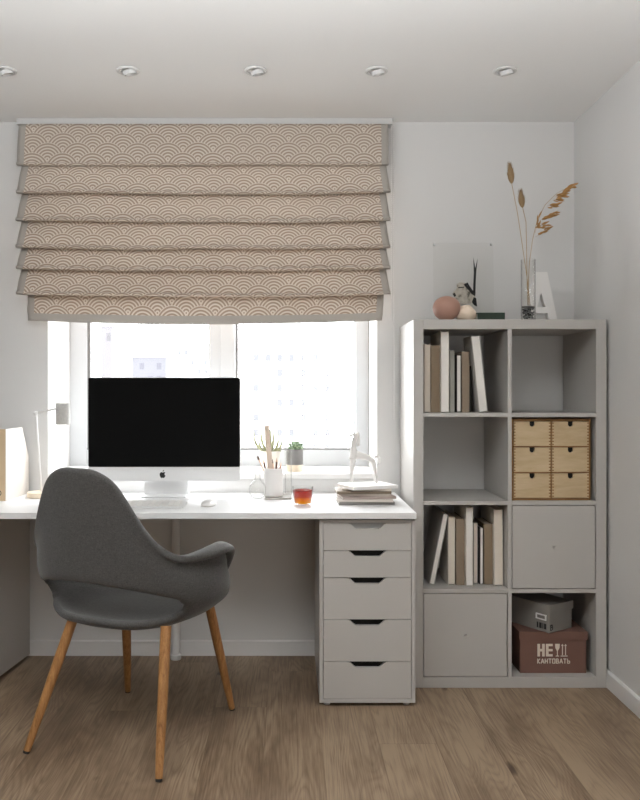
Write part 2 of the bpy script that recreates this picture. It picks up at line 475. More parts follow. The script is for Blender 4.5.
# ------------------------------------------------------------------ roman blind
def roman_blind():
    o = thing('roman_blind', 'taupe roman blind with rows of cream arches, drawn half up over the window', 'blind', (-.375, -.03, ZC))
    ox, oy, oz = o.location
    MB().box(-1.2 - ox, .463 - ox, -.055 - oy, 0 - oy, 2.362 - oz, ZC - oz, .003).build('headrail', paint('headrail_white', (.58, .575, .565), .6, .3), o)
    zs = [2.363, 2.180, 2.053, 1.931, 1.814, 1.721, 1.611, 1.495]
    W_ = 1.638
    NU = 96
    rows = []     # (y, z, left x, right x, v, sag)
    v = 0.0
    pr = []
    rnd = random.Random(3)
    for i in range(7):
        zt, zb = zs[i], zs[i + 1]; last = i == 6
        n = 10
        yt, yb = (-.058, -.072) if i == 0 else (-.048, -.092)
        if last: yt, yb = -.045, -.052
        xl0, xl1 = (-1.187, -1.192) if i == 0 else (-1.176, -1.188)
        xr0, xr1 = (.442, .442) if i == 0 else (.433, .447)
        if last: xl0, xl1, xr0, xr1 = -1.150, -1.148, .424, .415
        for k in range(n + 1):
            t = k / n
            top = zt + (.016 if i else 0)
            z = top + (zb - top) * t
            bul = math.sin(PI * min(1, t * 1.0)) * (.006 if i == 0 else .010)
            e = t ** 1.3 if i else t
            pr.append((yt + (yb - yt) * e - bul, z, xl0 + (xl1 - xl0) * e, xr0 + (xr1 - xr0) * e, i, t))
        if not last:
            pr[-1] = (yb - .001, zb + .011, xl1, xr1, i, 1.0)
            pr += [(yb - .0075, zb + .0075, xl1, xr1, i, 1.0), (yb - .0095, zb + .003, xl1, xr1, i, 1.0), (yb - .0065, zb - .001, xl1, xr1, i, 1.0), (yb - .001, zb - .003, xl1, xr1, i, 1.0)]
            pr.append((yb + .014, zb - .0025, xl1 + .004, xr1 - .004, i, 1.0))
            pr.append((yb + .036, zb + .004, xl1 + .012, xr1 - .008, i, 1.0))
    bm = bmesh.new(); uvl = bm.loops.layers.uv.new('UVMap')
    grid, vv = [], []
    # running length measured upward from the hem
    ln = [0.0]
    for a, b in zip(pr, pr[1:]): ln.append(ln[-1] + math.hypot(a[0] - b[0], a[1] - b[1]))
    tot = ln[-1]
    wob = [[rnd.uniform(-1, 1) for _ in range(5)] for _ in range(8)]
    def wave(i, s):
        c = wob[i]; return .0022 * (c[0] * math.sin(3 * s + c[1] * 3) + c[2] * math.sin(7 * s + c[3] * 3))
    for (y, z, xl, xr, i, t), L in zip(pr, ln):
        r_, vr = [], []
        for k in range(NU + 1):
            s = k / NU; x = xl + (xr - xl) * s
            sag = -(.004 + .0016 * i) * (1 - (2 * s - 1) ** 2) * (t if i else t * .6)
            if i == 6: sag *= 1.25
            dz = sag + wave(i, s * 2.2) * t + (wave(i - 1, s * 2.2) * (1 - t) if i else 0)
            dy = .0035 * math.sin(9 * s + i * 1.7) * t + .003 * math.sin(23 * s + i) * t * (1 - t) * 4
            if i == 6:      # slack lower tier: diagonal pulls near both ends
                q = math.exp(-((s - .2 - .25 * (1 - t)) / .10) ** 2) + math.exp(-((s - .85 - .10 * t) / .07) ** 2)
                dy -= .014 * q * math.sin(PI * t) - .004 * math.sin(40 * (s - .3 * t)) * math.sin(PI * t)
            r_.append(bm.verts.new((x - ox, y + dy - oy, z + dz - oz))); vr.append((s * W_, tot - L))
        grid.append(r_); vv.append(vr)
    for a in range(len(grid) - 1):
        for k in range(NU):
            f = bm.faces.new((grid[a][k], grid[a + 1][k], grid[a + 1][k + 1], grid[a][k + 1])); f.smooth = True
            for l, q in zip(f.loops, (vv[a][k], vv[a + 1][k], vv[a + 1][k + 1], vv[a][k + 1])): l[uvl].uv = q
    me = bpy.data.meshes.new('fabric'); bm.to_mesh(me); bm.free(); me.materials.append(M_blind)
    fo = bpy.data.objects.new('fabric', me); C.objects.link(fo); fo.parent = o
    m_ = fo.modifiers.new('s', 'SOLIDIFY'); m_.thickness = .0015
    baked(fo)
    ch = MB()
    x = P(391.8, 0, 3.56).x
    for dx, zend in ((0, 1.50), (.011, 1.06)):
        z = 2.362
        while z > zend:
            ch.ball((x + dx - ox, -.035 - oy, z - oz), .0026, u=6, v=4); z -= .0095
        ch.tube([(x + dx - ox, -.035 - oy, 2.362 - oz), (x + dx - ox, -.035 - oy, zend - oz)], .0008, 5)
    ch.build('pull_chain', M_trim, o, 180)
    return o
roman_blind()

# ------------------------------------------------------------------ desk
ZD = .73
dk = thing('desk', 'white desktop resting on drawer units along the window wall', 'desk', (-.6, -.30, 0))
MB().box(-1.25, .479 + .6, -.31, .294, ZD - .0235, ZD, .002).build('desktop', M_desk, dk)
lx = P(176.5, 0, 3.575).x + .6
lg = MB().lathe([(0, .0), (.022, 0), (.024, .006), (.024, .02), (.018, .024), (.018, ZD - .04), (.045, ZD - .034), (.045, ZD - .0255), (0, ZD - .0255)], lx, .245, 24)
lg.build('leg', M_trim, dk, 40)


M_grey = paint('tray_grey', (.30, .295, .285), .4, .4)


def drawer_unit(label, loc, rz):
    o = thing('drawer_unit', label, 'drawers', loc, rz)
    # local: x 0..-.36 wide, front at y=0, back at y=.56
    w_, h, dp, b = .36, .70, .56, .014
    MB().box(-w_, -w_ + b, 0, dp, b, h - .001, .0012).build('side_panel', M_white, o)
    MB().box(-b, 0, 0, dp, b, h - .001, .0012).build('side_panel', M_white, o)
    MB().box(-w_ + b, -b, 0, dp, h - .0100, h - .001, .0012).build('top_panel', M_white, o)
    MB().box(-w_ + b, -b, 0, dp, b, b + .014, .0012).build('bottom_panel', M_white, o)
    MB().box(-w_ + b, -b, dp - .006, dp, b + .014, h - .019).build('back_panel', M_white, o)
    for x in (-w_ + .03, -.03):
        for y in (.03, dp - .03):
            MB().lathe([(0, 0), (.012, 0), (.012, .0145), (0, .0145)], x, y, 16).build('foot', M_trim, o, 40)
    zz = [h - .0105, h - .115, h - .217, h - .374, h - .532, b + .0145]      # drawer seams
    for k in range(5):
        zt, zb = zz[k] - .0012, zz[k + 1] + .0012
        x0, x1 = -w_ + b + .0015, -b - .0015; cx = (x0 + x1) / 2
        hw, nh = .074, .021
        pts = [(x0, zb), (x1, zb), (x1, zt), (cx + hw, zt), (cx + hw - .010, zt - .004), (cx + hw - .025, zt - nh + .003), (cx + hw - .031, zt - nh),
               (cx - hw + .031, zt - nh), (cx - hw + .025, zt - nh + .003), (cx - hw + .010, zt - .004), (cx - hw, zt), (x0, zt)]
        d = MB().prism(pts, 'y', .001, .017).build('drawer', M_white, o)
        if k == 0:
            # shallow tray behind the top notch catches the light
            MB().box(cx - .08, cx + .08, .0175, .022, zt - .035, zt, 0).build('tray', M_grey, d)
        else:
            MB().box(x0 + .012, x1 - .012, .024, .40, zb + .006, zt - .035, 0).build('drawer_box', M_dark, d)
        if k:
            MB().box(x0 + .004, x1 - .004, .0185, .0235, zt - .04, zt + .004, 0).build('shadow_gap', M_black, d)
    return o
drawer_unit('white five drawer unit under the right end of the desk', (.478, -.59, 0), 0)
drawer_unit('white drawer unit turned slightly, at the left edge of the picture', (-1.212, -.585, 0), R(-6.5))

# ------------------------------------------------------------------ cube shelf
SX0, SX1, SY, SH = .5, 1.27, -.40, 1.47
CX = ((SX0 + .040, .8765), (.8925, SX1 - .041))
RZ = ((1.096, 1.431), (.745, 1.080), (.394, .729), (.043, .378))      # row floors and tops
sh = thing('cube_shelf', 'tall white cube shelf unit, two wide and four high, in the corner', 'shelf', ((SX0 + SX1) / 2, 0, 0))
bx_ = -sh.location.x
def shp(name, x0, x1, z0, z1, y0=SY, y1=-.013): return MB().box(x0 + bx_, x1 + bx_, y0, y1, z0, z1, .0012).build(name, M_white, sh)
shp('side_panel', SX0, CX[0][0], 0.0, SH - .0005); shp('side_panel', CX[1][1], SX1, 0.0, SH - .0005)
shp('top_panel', CX[0][0], CX[1][1], RZ[0][1], SH - .0005); shp('bottom_panel', CX[0][0], CX[1][1], 0, RZ[3][0])
shp('divider', CX[0][1], CX[1][0], RZ[3][0], RZ[0][1], SY + .001)
for r in range(3):
    for c in range(2): shp('shelf_board', CX[c][0], CX[c][1], RZ[r + 1][1], RZ[r][0], SY + .001)
for c, r in ((1, 2), (0, 3)):
    x0, x1 = CX[c]; z0, z1 = RZ[r]; g = .003
    d = MB().box(x0 + g + bx_, x1 - g + bx_, SY + .002, SY + .020, z0 + g, z1 - g, .001).build('door', M_white, sh)
    cx, cz = (x0 + x1) / 2, (z0 + z1) / 2
    t = Matrix.Translation((cx + bx_, SY + .002, cz)) @ Matrix.Rotation(R(90), 4, 'X')
    MB().lathe([(.004, 0), (.004, .008), (.007, .011), (.007, .015), (.0055, .017), (0, .017)], seg=20, mtx=t).build('knob', M_white, d, 40)
    # the box of the door insert, behind the front
    MB().box(x0 + g + bx_, x1 - g + bx_, SY + .02, -.02, z0 + .001, z0 + .012).build('insert_floor', M_white, sh)

# mini chest of birch drawers
def mini_chest():
    x0, x1, z0 = .898, 1.2145, RZ[1][0]; w_ = x1 - x0; h = .326
    o = thing('mini_drawer_chest', 'small birch plywood chest of six drawers inside the white cube shelf', 'drawers', ((x0 + x1) / 2, SY + .022, z0 + .0005))
    a = w_ / 2; t = .007
    c = MB().box(-a, -a + t, 0, .33, 0, h).box(a - t, a, 0, .33, 0, h).box(-a + t, a - t, 0, .33, h - t, h).box(-a + t, a - t, 0, .33, 0, t)
    c.box(-a + t, a - t, .322, .33, t, h - t)
    rh = (h - 2 * t) / 3
    for k in (1, 2): c.box(-a + t, a - t, .001, .322, t + rh * k - .0025, t + rh * k + .0025)
    c.box(-.0025, .0025, .001, .322, t, h - t)
    c.build('case', M_birch_edge, o)
    proto = None
    for r in range(3):
        for s in (0, 1):
            xa, xb = (-a + t + .001, -.0035) if s == 0 else (.0035, a - t - .001)
            za, zb = t + rh * r + .0032, t + rh * (r + 1) - .0032
            cx = (xa + xb) / 2
            pts = [(xa, za), (xb, za), (xb, zb)]
            nr = .0105
            pts += [(cx + nr, zb), (cx + nr, zb - .010)]
            pts += [(cx + nr * math.cos(q), zb - .010 - nr * math.sin(q)) for q in (PI * k / 10 for k in range(1, 10))]
            pts += [(cx - nr, zb - .010), (cx - nr, zb), (xa, zb)]
            d = MB().prism(pts, 'y', -.003, .006).build('drawer', M_birch, o)
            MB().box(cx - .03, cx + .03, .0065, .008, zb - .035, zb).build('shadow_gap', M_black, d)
            n = 8             # finger joints at both ends of the front
            for xe, sg in ((xa, 1), (xb, -1)):
                j = MB(); lo, hi = sorted((xe, xe + sg * .0065))
                for q in range(n):
                    zc = za + (q + .5) * (zb - za) / n
                    j.box(lo, hi, -.0036, -.0028, zc - .0022, zc + .0022)
                j.build('finger_joint', M_birch_edge, d)
    return o
mini_chest()

# ------------------------------------------------------------------ lettering helper
def strokes(mb, segs, x, z, sx, sz, w, y0, y1, mtx=None):
    """segs: (x0, z0, x1, z1) in letter units, drawn as flat bars on the x-z plane"""
    for a, b, c, d in segs:
        p, q = Vector((x + a * sx, z + b * sz)), Vector((x + c * sx, z + d * sz))
        u = (q - p).normalized(); n = Vector((-u.y, u.x)) * w / 2
        mb.prism([p + n, p - n, q - n, q + n], 'y', y0, y1, 0, mtx)
GL = {
    'K': [(.1, 0, .1, 1), (.15, .5, .9, 1), (.15, .5, .9, 0)],
    'A': [(0, 0, .5, 1), (1, 0, .5, 1), (.2, .32, .8, .32)],
    'H': [(.1, 0, .1, 1), (.9, 0, .9, 1), (.1, .5, .9, .5)],
    'T': [(.5, 0, .5, 1), (0, .95, 1, .95)],
    'O': [(.1, 0, .1, 1), (.9, 0, .9, 1), (.1, .05, .9, .05), (.1, .95, .9, .95)],
    'B': [(.1, 0, .1, 1), (.1, .05, .8, .05), (.1, .5, .8, .5), (.1, .95, .75, .95), (.85, .05, .85, .5), (.75, .5, .75, .95)],
    'b': [(.1, 0, .1, 1), (.1, .05, .85, .05), (.1, .5, .85, .5), (.85, .05, .85, .5)],
}
M_print = paint('cream_print', lin(226, 214, 200), .7, .2, .02, 0)
M_ink = paint('black_print', (.02, .02, .02), .7, .2, .02, 0)
M_rose = paint('rose_cardboard', lin(118, 88, 78), .7, .25, .03, .05)
M_greybox = paint('grey_cardboard', lin(132, 128, 123), .7, .25, .03, .05)

def lidded(name, label, loc, rz, w_, d_, h, mat):
    o = thing(name, label, 'box', loc, rz)
    MB().box(.004, w_ - .004, .004, d_ - .004, 0, h - .003, .002).build('box_body', mat, o)
    lid = MB().box(0, w_, 0, .0022, h - .032, h, 0).box(0, w_, d_ - .0022, d_, h - .032, h, 0)
    lid.box(0, .0022, .0022, d_ - .0022, h - .032, h).box(w_ - .0022, w_, .0022, d_ - .0022, h - .032, h)
    lid.box(.0022, w_ - .0022, .0022, d_ - .0022, h - .0025, h)
    lid.build('lid', mat, o)
    return o
BX0, BW = .934, .276
rb = lidded('storage_box', 'rose brown lidded box with cream lettering and a glass symbol, on the bottom shelf', (BX0, -.36, RZ[3][0] + .0005), 0, BW, .30, .168, M_rose)
def bxp(px, py):                        # picture point -> local x, z on the front of the rose box
    p = P(px, py, 3.252); return p.x - BX0, p.z - RZ[3][0] - .0005
tx = MB(); Y0, Y1 = .0012, .0028
Y0, Y1 = .0025, .0043
xa, za = bxp(537.5, 656.5); xb, zb = bxp(544.8, 644.0)
H_ = zb - za
tx.box(xa, xa + .0105, Y0, Y1, za, zb).box(xa + .019, xa + .0295, Y0, Y1, za, zb).box(xa + .0105, xa + .019, Y0, Y1, za + H_ * .4, za + H_ * .6)
xe = xa + .0345
tx.box(xe, xe + .0105, Y0, Y1, za, zb)
for q in (0, .41, .82): tx.box(xe + .0105, xe + .027, Y0, Y1, za + H_ * q, za + H_ * (q + .18))
# fragile glass and up bars
xg, _ = bxp(557.5, 650)
tx.prism([(xg - .009, zb), (xg + .009, zb), (xg + .0085, zb - .016), (xg + .003, zb - .026), (xg + .0015, zb - .028), (xg + .0015, za + .004), (xg + .007, za + .002),
          (xg + .007, za), (xg - .007, za), (xg - .007, za + .002), (xg - .0015, za + .004), (xg - .0015, zb - .028), (xg - .003, zb - .026), (xg - .0085, zb - .016)], 'y', Y0, Y1)
for q in (0, .0125):
    x_ = xg + .0205 + q
    tx.box(x_ - .0017, x_ + .0017, Y0, Y1, za + .005, zb - .006)
    tx.prism([(x_ - .005, zb - .008), (x_ + .005, zb - .008), (x_, zb)], 'y', Y0, Y1)
tx.box(xg + .013, xg + .041, Y0, Y1, za, za + .003)
x0_, z0_ = bxp(537.5, 663.5); x1_, z1_ = bxp(571, 658.8)
n = 9; step = (x1_ - x0_) / n
for k, chh in enumerate('KAHTOBATb'):
    strokes(tx, GL[chh], x0_ + k * step, z0_, step * .78, z1_ - z0_, .0034, Y0, Y1)
tx.build('printed_lettering', M_print, rb)['label'] = 'cream printed lettering with glass and arrow symbols'

ang = math.atan2(.55, .83)
gx, gy = 1.046, 3.222 - DW
gb = lidded('storage_box', 'grey lidded box set cornerwise on top of the rose brown box', (gx, gy, RZ[3][0] + .0005 + .168 + .0005), ang, .15, .255, .112, M_greybox)
# the long left face is local x = 0; local y runs back from the near corner
hd = MB()
tm = Matrix(((0, 1, 0, 0), (1, 0, 0, 0), (0, 0, 1, 0), (0, 0, 0, 1)))     # swaps x and y
hd.box(.016, .066, -.003, .0045, .066, .070, 0, mtx=tm).box(.016, .066, -.003, .0022, .048, .052, 0, mtx=tm)
hd.box(.016, .020, -.003, .0022, .052, .066, 0, mtx=tm).box(.062, .066, -.003, .0022, .052, .066, 0, mtx=tm)
hd.build('label_holder', M_trim, gb)
gp = MB()
for a, b in ((.018, .028), (.033, .036), (.041, .052), (.058, .064)):
    gp.box(a, b, .0025, .0045, .012, .034, 0, mtx=tm)
strokes(gp, GL['B'], .010, .010, .016, .022, .004, .0025, .0045)
gp.build('printed_marks', M_ink, gb)['label'] = 'black printed marks'

# ------------------------------------------------------------------ books
def cover(rgb): return paint('book_cover', lin(*rgb), .6, .3, .04, .03, 80)
M_page = paint('book_pages', lin(222, 212, 198), .8, .15, .03, .05, 300)
M_page2 = paint('book_pages_white', lin(232, 228, 222), .8, .15, .03, .05, 300)
def book(label, x, z, t, h, dp, y, cov, page=None, lean=0.0, group=None, name='book'):
    """stands upright; fore edge to the front if page given, else the spine; x = left bottom, lean turns about y"""
    if lean > 0: z += t * math.sin(lean) + .0003
    o = thing(name, label, 'book', (x, y, z), 0, group, rot=(0, lean, 0))
    c = .0022
    m = MB().box(0, c, 0, dp, 0, h, .0006).box(t - c, t, 0, dp, 0, h, .0006)
    if page is None:
        m.box(c, t - c, 0, c, 0, h, .0006)
        m.build('cover', cov, o); MB().box(c, t - c, c, dp - .004, .003, h - .003).build('pages', M_page, o)
    else:
        m.box(c, t - c, dp - c, dp, 0, h, .0006)
        m.build('cover', cov, o); MB().box(c, t - c, .002, dp - c, .004, h - .004).build('pages', page, o)
    return o
cB = cover((40, 36, 32)); cT = cover((136, 119, 98)); cT2 = cover((142, 126, 108)); cG = cover((158, 156, 148)); cW = cover((222, 216, 206)); cP = cover((204, 190, 176)); cDk = cover((52, 48, 44)); cGy = cover((176, 172, 166)); cGr = cover((44, 58, 48))
G1 = 'books in the top left compartment'; G2 = 'books in the third compartment down'
def bk(label, xl, xr, ytop, row, d, cov, page=None, lean=0.0, dp=.20, group=None, hh=None):
    zf = RZ[row][0] + .0005
    a = (xl - 288) * d / F; b = (xr - 288) * d / F
    h = hh or (EYE - (ytop - 391) * d / F - zf)
    return book(label, a, zf, b - a, h, dp, d - DW, cov, page, lean, group)
bk('pinkish cream book at the left end of the upper row of books', 424.4, 430.4, 343.5, 0, 3.275, cP, M_page, dp=.19, group=G1)
bk('dark tan plain book second from left in the upper row', 430.9, 440.0, 345.5, 0, 3.275, cT, dp=.19, group=G1)
bk('tallest upright white book in the upper row, third from left', 441.0, 449.0, 331.0, 0, 3.25, cW, M_page2, dp=.24, group=G1)
bk('thin grey green book right of the tall white one in the upper row', 449.6, 454.6, 350.5, 0, 3.29, cG, dp=.17, group=G1)
bk('thinnest white book in the middle of the upper row', 456.6, 461.2, 354.5, 0, 3.285, cDk, M_page2, dp=.17, group=G1)
bk('tan brown book between the thin white and the leaning book, upper row', 461.8, 469.4, 351.5, 0, 3.285, cT2, dp=.17, group=G1)
bk('leaning white book at the right end of the upper row', 479.2, 487.8, 334.5, 0, 3.25, cGy, M_page2, lean=R(-6.0), dp=.15, group=G1, hh=.312)
bk('thin dark book behind the leaning one, upper row', 469.6, 471.2, 366.0, 0, 3.30, cB, dp=.16, group=G1)

bk('leaning grey book with pale pages at the left end of the lower row', 429.4, 434.4, 511, 2, 3.27, cGy, M_page2, lean=R(11.2), dp=.24, group=G2, hh=.294)
bk('cream book right of the leaning grey one in the lower row', 448.3, 455.0, 516.5, 2, 3.275, cW, M_page, dp=.19, group=G2)
bk('light tan plain book third from left in the lower row', 456.0, 464.6, 519.0, 2, 3.275, cT2, dp=.19, group=G2)
bk('tallest white book in the lower row', 466.0, 473.0, 507.0, 2, 3.25, cW, M_page2, dp=.24, group=G2)
bk('grey white book right of the tall white one in the lower row', 473.6, 477.8, 522.5, 2, 3.29, cG, M_page, dp=.17, group=G2)
bk('very thin white book in the lower row', 479.8, 483.4, 527.5, 2, 3.285, cDk, M_page2, dp=.17, group=G2)
bk('brown tan book second from right in the lower row', 484.0, 492.8, 524.0, 2, 3.285, cT, dp=.17, group=G2)
bk('thick cream book at the right end of the lower row', 494.6, 503.2, 509.0, 2, 3.26, cW, M_page, lean=R(-.5), dp=.22, group=G2)

# ------------------------------------------------------------------ things on top of the shelf
M_egg = paint('terracotta_pink', lin(170, 132, 117), .5, .35, .05, .04, 30)
M_stone = paint('cream_stone', lin(226, 208, 188), .7, .3, .05, .08, 40)
p = P(446.5, 0, 3.30)
eg = MB(); pr = []
for k in range(25):
    t = PI * k / 24; z = .0515 - .0515 * math.cos(t); pr.append((max(0, .056 * math.sin(t) * (1 - .06 * math.cos(t)) ) if 0 < k < 24 else 0, z))
pr[0] = (0, .0012); pr[1] = (.018, .0012)
tag(eg.lathe(pr, seg=40).build('decorative_egg', M_egg, None, 180, (p.x, p.y, SH)), 'smooth pinkish terracotta egg at the left end of the shelf top', 'ornament')
p = P(466.5, 0, 3.31)
st = MB(); bmesh.ops.create_icosphere(st.b, subdivisions=4, radius=1)
for v in st.b.verts:
    n_ = v.co.copy(); z = n_.z
    v.co = Vector((n_.x * (.043 - .010 * z) - .004, n_.y * .034, .034 + .034 * z))
    v.co *= 1 + .05 * math.sin(5 * n_.x + 2) * math.cos(4 * n_.y + z * 3)
    v.co.z = max(v.co.z, .0008)
tag(st.build('cream_stone', M_stone, None, 180, (p.x, p.y, SH)), 'small rounded cream stone right of the pink egg on the shelf top', 'stone')
p0, p1 = P(477.5, 0, 3.27), P(505.0, 0, 3.27)
gbk = thing('book', 'dark green book lying flat on the shelf top left of the glass vase', 'book', ((p0.x + p1.x) / 2, p0.y, SH + .0005))
a = (p1.x - p0.x) / 2
MB().box(-a, a, 0, .15, 0, .003, .0006).box(-a, a, 0, .15, .029, .032, .0006).box(-a, a, 0, .003, .003, .029, .0006).build('cover', cGr, gbk)
MB().box(-a + .003, a - .003, .003, .147, .003, .029).build('pages', M_page2, gbk)

fr0, fr1 = P(434, 242, 3.52), P(494, 242, 3.52)
gf = thing('glass_picture_frame', 'clear glass frame with a pressed bird picture, standing against the wall on the shelf', 'picture frame', ((fr0.x + fr1.x) / 2, fr0.y, SH + .0005), rot=(R(-3), 0, 0))
a = (fr1.x - fr0.x) / 2; hF = fr0.z - SH
MB().box(-a, a, -.004, -.001, 0, hF, .0006).build('front_glass', M_acr, gf)
MB().box(-a, a, .002, .005, 0, hF, .0006).build('back_glass', M_acr, gf)
for s in (-1, 1):
    t = Matrix.Translation((s * (a - .006), -.0045, hF - .007)) @ Matrix.Rotation(R(90), 4, 'X')
    MB().lathe([(0, -.011), (.006, -.011), (.006, .002), (.0045, .004), (0, .004)], seg=16, mtx=t).build('corner_stud', M_silver, gf, 40)
# pressed bird between the sheets: pale body, dark wing, long forked tail
M_bird = NT('pressed_bird'); v_ = M_bird.coord()
M_bird.P(Base_Color=M_bird.ramp(M_bird.noise(v_, 32, 4, .55), [(.36, lin(96, 92, 84)), (.46, lin(176, 168, 156)), (.7, lin(206, 200, 190))]), Roughness=.85); M_bird = M_bird.m
def fpt(px, py): q = P(px, py, 3.52); return q.x - gf.location.x, q.z - gf.location.z
def blob(pts): return [fpt(*q) for q in pts]
bb = MB().prism(blob([(457, 284), (460, 282), (465, 282.5), (468, 285), (472, 289), (475, 294), (476, 299), (476.5, 305), (473, 303), (468, 303.5), (462, 304), (457, 303), (455, 299), (454, 296), (453.5, 292), (456, 290), (457.5, 287)]), 'y', -.0006, .0016).build('bird_picture', M_bird, gf)
bd = MB()
for q in ([(464, 284), (468, 282), (470, 285.5), (473, 290), (476, 292), (475.5, 296), (472, 294), (469, 290), (466, 287)],
          [(473.5, 293), (473.8, 284), (474.5, 272), (474.2, 257), (475.4, 264), (475.8, 268), (478.5, 258), (477, 270), (476.2, 282), (475.8, 294)],
          [(474, 297), (476.5, 298), (477.3, 306.5), (474.5, 305), (472, 302)],
          [(453, 293.5), (455, 292.5), (456.5, 295.5), (454.8, 297)],
          [(458.5, 287), (464.5, 286.4), (464.5, 287.4), (458.5, 288)]):
    bd.prism(blob(q), 'y', -.0009, .0014)
bd.build('bird_markings', M_ink, bb)['label'] = 'black wing, tail and leg markings'

# vase with pebbles and dried grasses
p = P(528.2, 0, 3.265); VX, VY = p.x, p.y
va = thing('glass_vase', 'tall clear glass cylinder vase with dark pebbles on the shelf top', 'vase', (VX, VY, SH + .0005))
rv, hv = .0293, .246
MB().lathe([(0, 0), (rv - .002, 0), (rv, .002), (rv, hv), (rv - .0022, hv), (rv - .0022, .005), (0, .005)], seg=40).build('glass_body', M_glass, va, 40)
M_peb = NT('dark_pebbles'); v_ = M_peb.coord()
M_peb.P(Base_Color=M_peb.ramp(M_peb.noise(v_, 120, 3), [(.42, lin(40, 42, 44)), (.6, lin(150, 152, 152))]), Roughness=.3); M_peb = M_peb.m
pb = MB(); rr = random.Random(5)
for k in range(110):
    a_ = rr.uniform(0, 2 * PI); q = math.sqrt(rr.random()) * (rv - .008)
    pb.ball((q * math.cos(a_), q * math.sin(a_), rr.uniform(.010, .048)), rr.uniform(.004, .0055), 1, 1, .8, 8, 6)
pb = pb.build('pebbles', M_peb, va, 180); pb['kind'] = 'stuff'
MB().lathe([(rv - .0024, .051), (rv - .0024, .056), (0, .056), (0, .051)], seg=32).build('dark_rim', M_gasket, va, 40)

M_straw = paint('dry_straw', lin(176, 146, 102), .7, .2, .08, .05)
M_bunny = paint('bunny_tail', lin(150, 126, 96), .9, .1, .15, .2, 200)
M_oat = paint('oat_husk', lin(178, 136, 86), .7, .2, .12, .1, 150)
def bunny(label, base, knots, head0, head1, rad):
    o = thing('dried_grass', label, 'dried grass', base, 0, 'dried bunny tail grasses')
    B = Vector(base)
    pts = [Vector(q) - B for q in knots]
    MB().tube(pts, [.0012] * len(pts), 6).build('stem', M_straw, o, 180)
    h0, h1 = Vector(head0) - B, Vector(head1) - B
    ax = (h1 - h0); L = ax.length; q = ax.to_track_quat('Z', 'Y').to_matrix().to_4x4(); t = Matrix.Translation(h0) @ q
    m = MB().lathe([(0, 0)] + [(rad * (math.sin(PI * (k / 12) ** .8) ** .7), L * k / 12) for k in range(1, 12)] + [(0, L)], seg=14, mtx=t)
    r2 = random.Random(int(rad * 1e5))
    for k in range(260):
        u = r2.uniform(.02, .97); th = r2.uniform(0, 2 * PI); rr_ = rad * (math.sin(PI * u ** .8) ** .7) * .9
        a0 = t @ Vector((rr_ * math.cos(th), rr_ * math.sin(th), L * u))
        a1 = t @ Vector(((rr_ + .005) * math.cos(th), (rr_ + .005) * math.sin(th), L * u + .011))
        m.blade(a0, a1, .0011, n=1, thick=.0003)
    m.build('seed_head', M_bunny, o, 180)
    return o
dv = 3.265
def V(px, py, dd=0.0): return P(px, py, dv + dd)
def base_in_vase(px, dy=0.0): q = V(px, 0); return (q.x, VY + dy, SH + .060)
bunny('tall bunny tail grass, highest in the vase', base_in_vase(531, .010), [base_in_vase(531, .010), V(527, 277, .006), V(522, 243), V(517.5, 213), V(514, 195), V(511.8, 184)], V(511.8, 184), V(509.6, 163), .0125)
bunny('short bunny tail grass between the taller stems in the vase', base_in_vase(527.0, -.010), [base_in_vase(527.0, -.010), V(527, 277, -.008), V(526.5, 245, -.004), V(526, 222), V(522.5, 207)], V(522.5, 208), V(520.5, 190), .0118)
def oat():
    base = Vector(base_in_vase(529))
    o = thing('dried_oat_grass', 'golden oat grass arching right out of the glass vase', 'dried grass', base)
    stem = [base, V(528, 290), V(529.5, 262), V(532.5, 240), V(537, 221), V(545, 205), V(556, 194), V(566, 188), V(574, 184)]
    MB().tube([q - base for q in stem], [.0013, .0013, .0012, .0011, .001, .0009, .0008, .0006, .0004], 6).build('stem', M_straw, o, 180)
    m = MB(); r2 = random.Random(11)
    cl = [((538, 222), (549, 215), 9), ((536, 228), (546, 224), 9), ((535, 233), (540, 216), 5), ((535.5, 237), (548, 229), 9), ((545, 218), (556, 214), 12),
          ((547, 206), (558, 205), 10), ((553, 199), (560, 200), 5), ((556, 196), (568, 190), 14), ((562, 191), (574, 185), 12), ((555, 197), (564, 195), 7)]
    for (a_, b_, n_) in cl:
        A, B_ = V(*a_) - base, V(*b_) - base
        m.tube([A, (A + B_) / 2 + Vector((0, 0, .001)), B_], .0004, 4)
        for k in range(n_):
            t = r2.uniform(.1, .95); s = A.lerp(B_, t) + Vector((r2.uniform(-.004, .004), r2.uniform(-.014, .014), r2.uniform(-.007, .006)))
            d_ = (B_ - A).normalized() + Vector((r2.uniform(-.3, .3), r2.uniform(-.5, .5), r2.uniform(-.4, .2)))
            m.blade(s, s + d_.normalized() * r2.uniform(.020, .032), r2.uniform(.0055, .008), n=4, thick=.0018)
    m.build('panicle', M_oat, o, 180)
oat()

# white letter A
la = MB(); dA = 3.42
def ap(px, py): q = P(px, py, dA); return q.x, q.z
zt = ap(0, 272)[1]; zb_ = SH + .0005
xm = ap(541.2, 0)[0]; tw, bw, lw = .026, .072, .028
outer = [(xm - bw, zb_), (xm - tw, zt), (xm + tw, zt), (xm + bw, zb_), (xm + bw - 2 * lw * .62, zb_), (xm + .028, zb_ + .045), (xm - .028, zb_ + .045), (xm - bw + 2 * lw * .62, zb_)]
